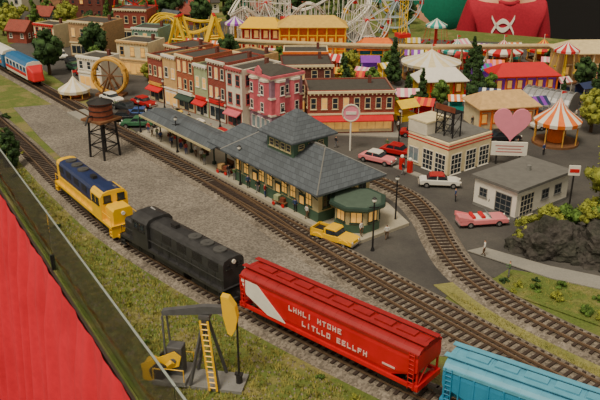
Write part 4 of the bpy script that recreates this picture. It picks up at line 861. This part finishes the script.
def booth(x,y,rot,c1,c2,label,s=1.0):
    r=root('game_booth',label,'booth',(x,y,.06),rot,rad=1.7*s); r.scale=(s,s,s)
    mk('counter',M().b2(-1.5,1.5,-1.1,1.1,0,1.0),c2,r); mk('back_wall',M().b2(-1.5,1.5,.95,1.1,1.0,2.6),c2,r)
    a=M()
    for i in range(6): x0=-1.8+i*.6; a.add([(x0,-1.6,2.3),(x0+.6,-1.6,2.3),(x0+.6,0,3.3),(x0,0,3.3),(x0+.6,1.4,2.4),(x0,1.4,2.4)],[(0,1,2,3),(3,2,4,5)],i%2)
    mk('striped_awning',a,[c1,white if (x*7)%1<.5 else c2],r)
    for q in(-1,1): mk('post',M().cyl((q*1.6,-1.4,0),(q*1.6,-1.4,2.4),.06,None,6),white,r)
def cottage(x,y,rot,m,rf,label):
    r=root('cottage',label,'house',(x,y,.0),rot,rad=3)
    mk('wall',M().prism([(-2,0),(2,0),(2,3),(0,4.6),(-2,3)],-2.6,2.6,'x'),m,r); mk('gable_roof',M().prism([(-2.5,2.65),(0,4.75),(2.5,2.65),(2.5,2.85),(0,5.0),(-2.5,2.85)],-2.9,2.9,'x'),rf,r)
    wins(r,'f',[-1.5,1.5],1.7,.8,1.1,5.2,4); wins(r,'r',[-.8,.8],1.7,.7,1.1,5.2,4); wins(r,'l',[-.8,.8],1.7,.7,1.1,5.2,4); mk('door',M().b2(-.45,.45,-2.06,-1.95,0,2),brickR,r); mk('chimney',M().b2(1.2,1.8,.3,.9,3.5,5.6),brickD,r)
rr=random.Random(11); cn=[(redP,'red'),(orange,'orange'),(teal,'teal'),(purple,'purple'),(ry1,'yellow'),(blueM,'blue'),(pinkP,'pink')]
n=0
for t in range(4000):
    x=rr.uniform(-30,66); y=rr.uniform(111,168); s=rr.uniform(.75,1.05)
    if x<-8 and y<150 or x<14 and y<130 or x<-2 and y<142: continue
    if y>168-.25*max(0,x-10): continue
    if free(x,y,1.6*s):
        a,b=rr.choice(cn),rr.choice(cn); booth(x,y,rr.uniform(-.6,.6),a[0],b[0],'small fairground booth with %s and %s colours'%(a[1],b[1] if b!=a else 'white'),s); n+=1
        if n>=60: break
wc=[(white,'white'),(cream,'cream'),(tanM,'tan'),(palegr,'pale green'),(brickR,'red brick'),(mat('house_blue',(130,150,170)),'pale blue')]; rf=[(roofD,'dark'),(brickR,'red'),(slate,'slate'),(wood,'brown')]
n=0
for t in range(600):
    x=rr.uniform(-110,0); y=rr.uniform(152,240)
    if x<-.612*y+15+7 or x>-20 and y<192: continue
    if abs((x+62)*.79+(y-151)*.61)<5: continue
    if free(x,y,3):
        a,b=rr.choice(wc),rr.choice(rf); cottage(x,y,rr.uniform(-.9,.3),a[0],b[0],'%s cottage with %s gable roof'%(a[1],b[1])); n+=1
        if n>=24: break
n=0
for t in range(2500):
    x=rr.uniform(-115,28); y=rr.uniform(140,255)
    if x<-.612*y+15+5 or x>-34 and y<186 or abs((x+62)*.79+(y-151)*.61)<4.5: continue
    s=rr.uniform(.6,1.4)
    if free(x,y,1.1*s): tree(rr.choice(['round2','round0','con2','round2','round1','con0']),x,y,s); n+=1
    if n>=110: break
n=0
for t in range(800):
    x=rr.uniform(-26,66); y=rr.uniform(112,166)
    s=rr.uniform(.35,.7)
    if x<14 and y<126 or x<-8 and y<136: continue
    if free(x,y,1.3*s) and y<168-.25*max(0,x-10): tree(rr.choice(['round2','round0','con2','round1']),x,y,s); n+=1
    if n>=34: break
n=0
for i in range(400):
    x=rr.uniform(12,62); y=rr.uniform(106,160)
    if free(x,y,.3): fig(x,y,i,rr.uniform(0,6)); n+=1
    if n>60: break
for i in range(16):
    x=rr.uniform(-28,12); y=rr.uniform(140,165)
    if free(x,y,.3): fig(x,y,i,rr.uniform(0,6))

# ---------------- table edge: plexiglass, skirt, room
ed=Vector((-.5223,.8528)); P0=Vector((-11.9,44.0)); out=Vector((-.8528,-.5223)); ang=math.atan2(ed.y,ed.x)
plx,nt,b=newmat('clear_plexiglass'); b.inputs['Base Color'].default_value=(.93,.96,.94,1); b.inputs['Transmission Weight'].default_value=1; b.inputs['Roughness'].default_value=.04; b.inputs['IOR'].default_value=1.3
edgeM=mat('plexi_edge',(150,158,152),.25,var=.15)
for i,t in enumerate((-38,-7.6,22.8,53.2,83.6,114)):
    p=P0+ed*t+out*(-.35); r=root('plexiglass_panel','clear plexiglass safety panel standing along the table edge','safety panel',(p.x,p.y,0),ang,'plexiglass panels')
    mk('clear_sheet',M().b2(0,30.3,-.1,.1,0,5.9),plx,r); mk('panel_edge',M().b2(0,30.3,-.08,.08,5.9,5.97),edgeM,r)
    mk('clamp',M().b2(-.08,.12,-.2,.3,0,1.6),black,r)
p=P0+ed*(-65)
mk('table_fascia',M().b2(0,290,.02,.25,-3.2,.3),mat('fascia_dark',(60,44,40)),None,(p.x,p.y,0),ang,label='dark wooden edge board along the table rim',cat='edge board')
cur=multimat('red_cloth',[(192,20,40),(222,32,54),(206,26,46)],.08,1.5,.1,.08,.85)
cm=M(); N=1400; cv=[]
for i in range(N+1):
    t=i*290/N; o=.9+.6*math.sin(t*1.1+.8*math.sin(t*.31))+.25*math.sin(t*2.7)
    for z,kk in((.45,.12),(-5,.8),(-30,2.0),(-60,2.4),(-89.5,2.8)): cv.append((t,.32+o*kk,z))
cm.add(cv,[(i*5+j,(i+1)*5+j,(i+1)*5+j+1,i*5+j+1) for i in range(N) for j in range(4)])
mk('table_skirt',cm,cur,None,(p.x,p.y,0),ang,smooth=True,label='bright red pleated cloth skirt hanging from the table edge',cat='table skirt')
mk('floor',M().b2(-300,400,-100,420,-91,-90),mat('floor_carpet',(52,46,44),.95),kind='structure')
mk('wall_back',M().b2(-300,400,330,334,-90,220),mat('wall_black',(28,27,28),.95),kind='structure')

# ---------------- light & camera
w=bpy.data.worlds.new('w'); bpy.context.scene.world=w; w.use_nodes=True; w.node_tree.nodes['Background'].inputs[0].default_value=(1,.88,.69,1); w.node_tree.nodes['Background'].inputs[1].default_value=.62
def sun(e,ang,rx,ry,c=(1,.87,.67)):
    l=bpy.data.lights.new('sun','SUN'); l.energy=e; l.angle=math.radians(ang); l.color=c; o=bpy.data.objects.new('ceiling_light',l); o.rotation_euler=(math.radians(rx),math.radians(ry),0); COL.objects.link(o)
sun(2.9,20,24,-18)
cam=bpy.data.cameras.new('cam'); cam.lens=45; cam.sensor_width=36; cam.clip_end=3000; cam.clip_start=.5
co=bpy.data.objects.new('camera',cam); co.location=(0,0,34.5); co.rotation_euler=(math.radians(90-23.17),0,0); COL.objects.link(co); bpy.context.scene.camera=co
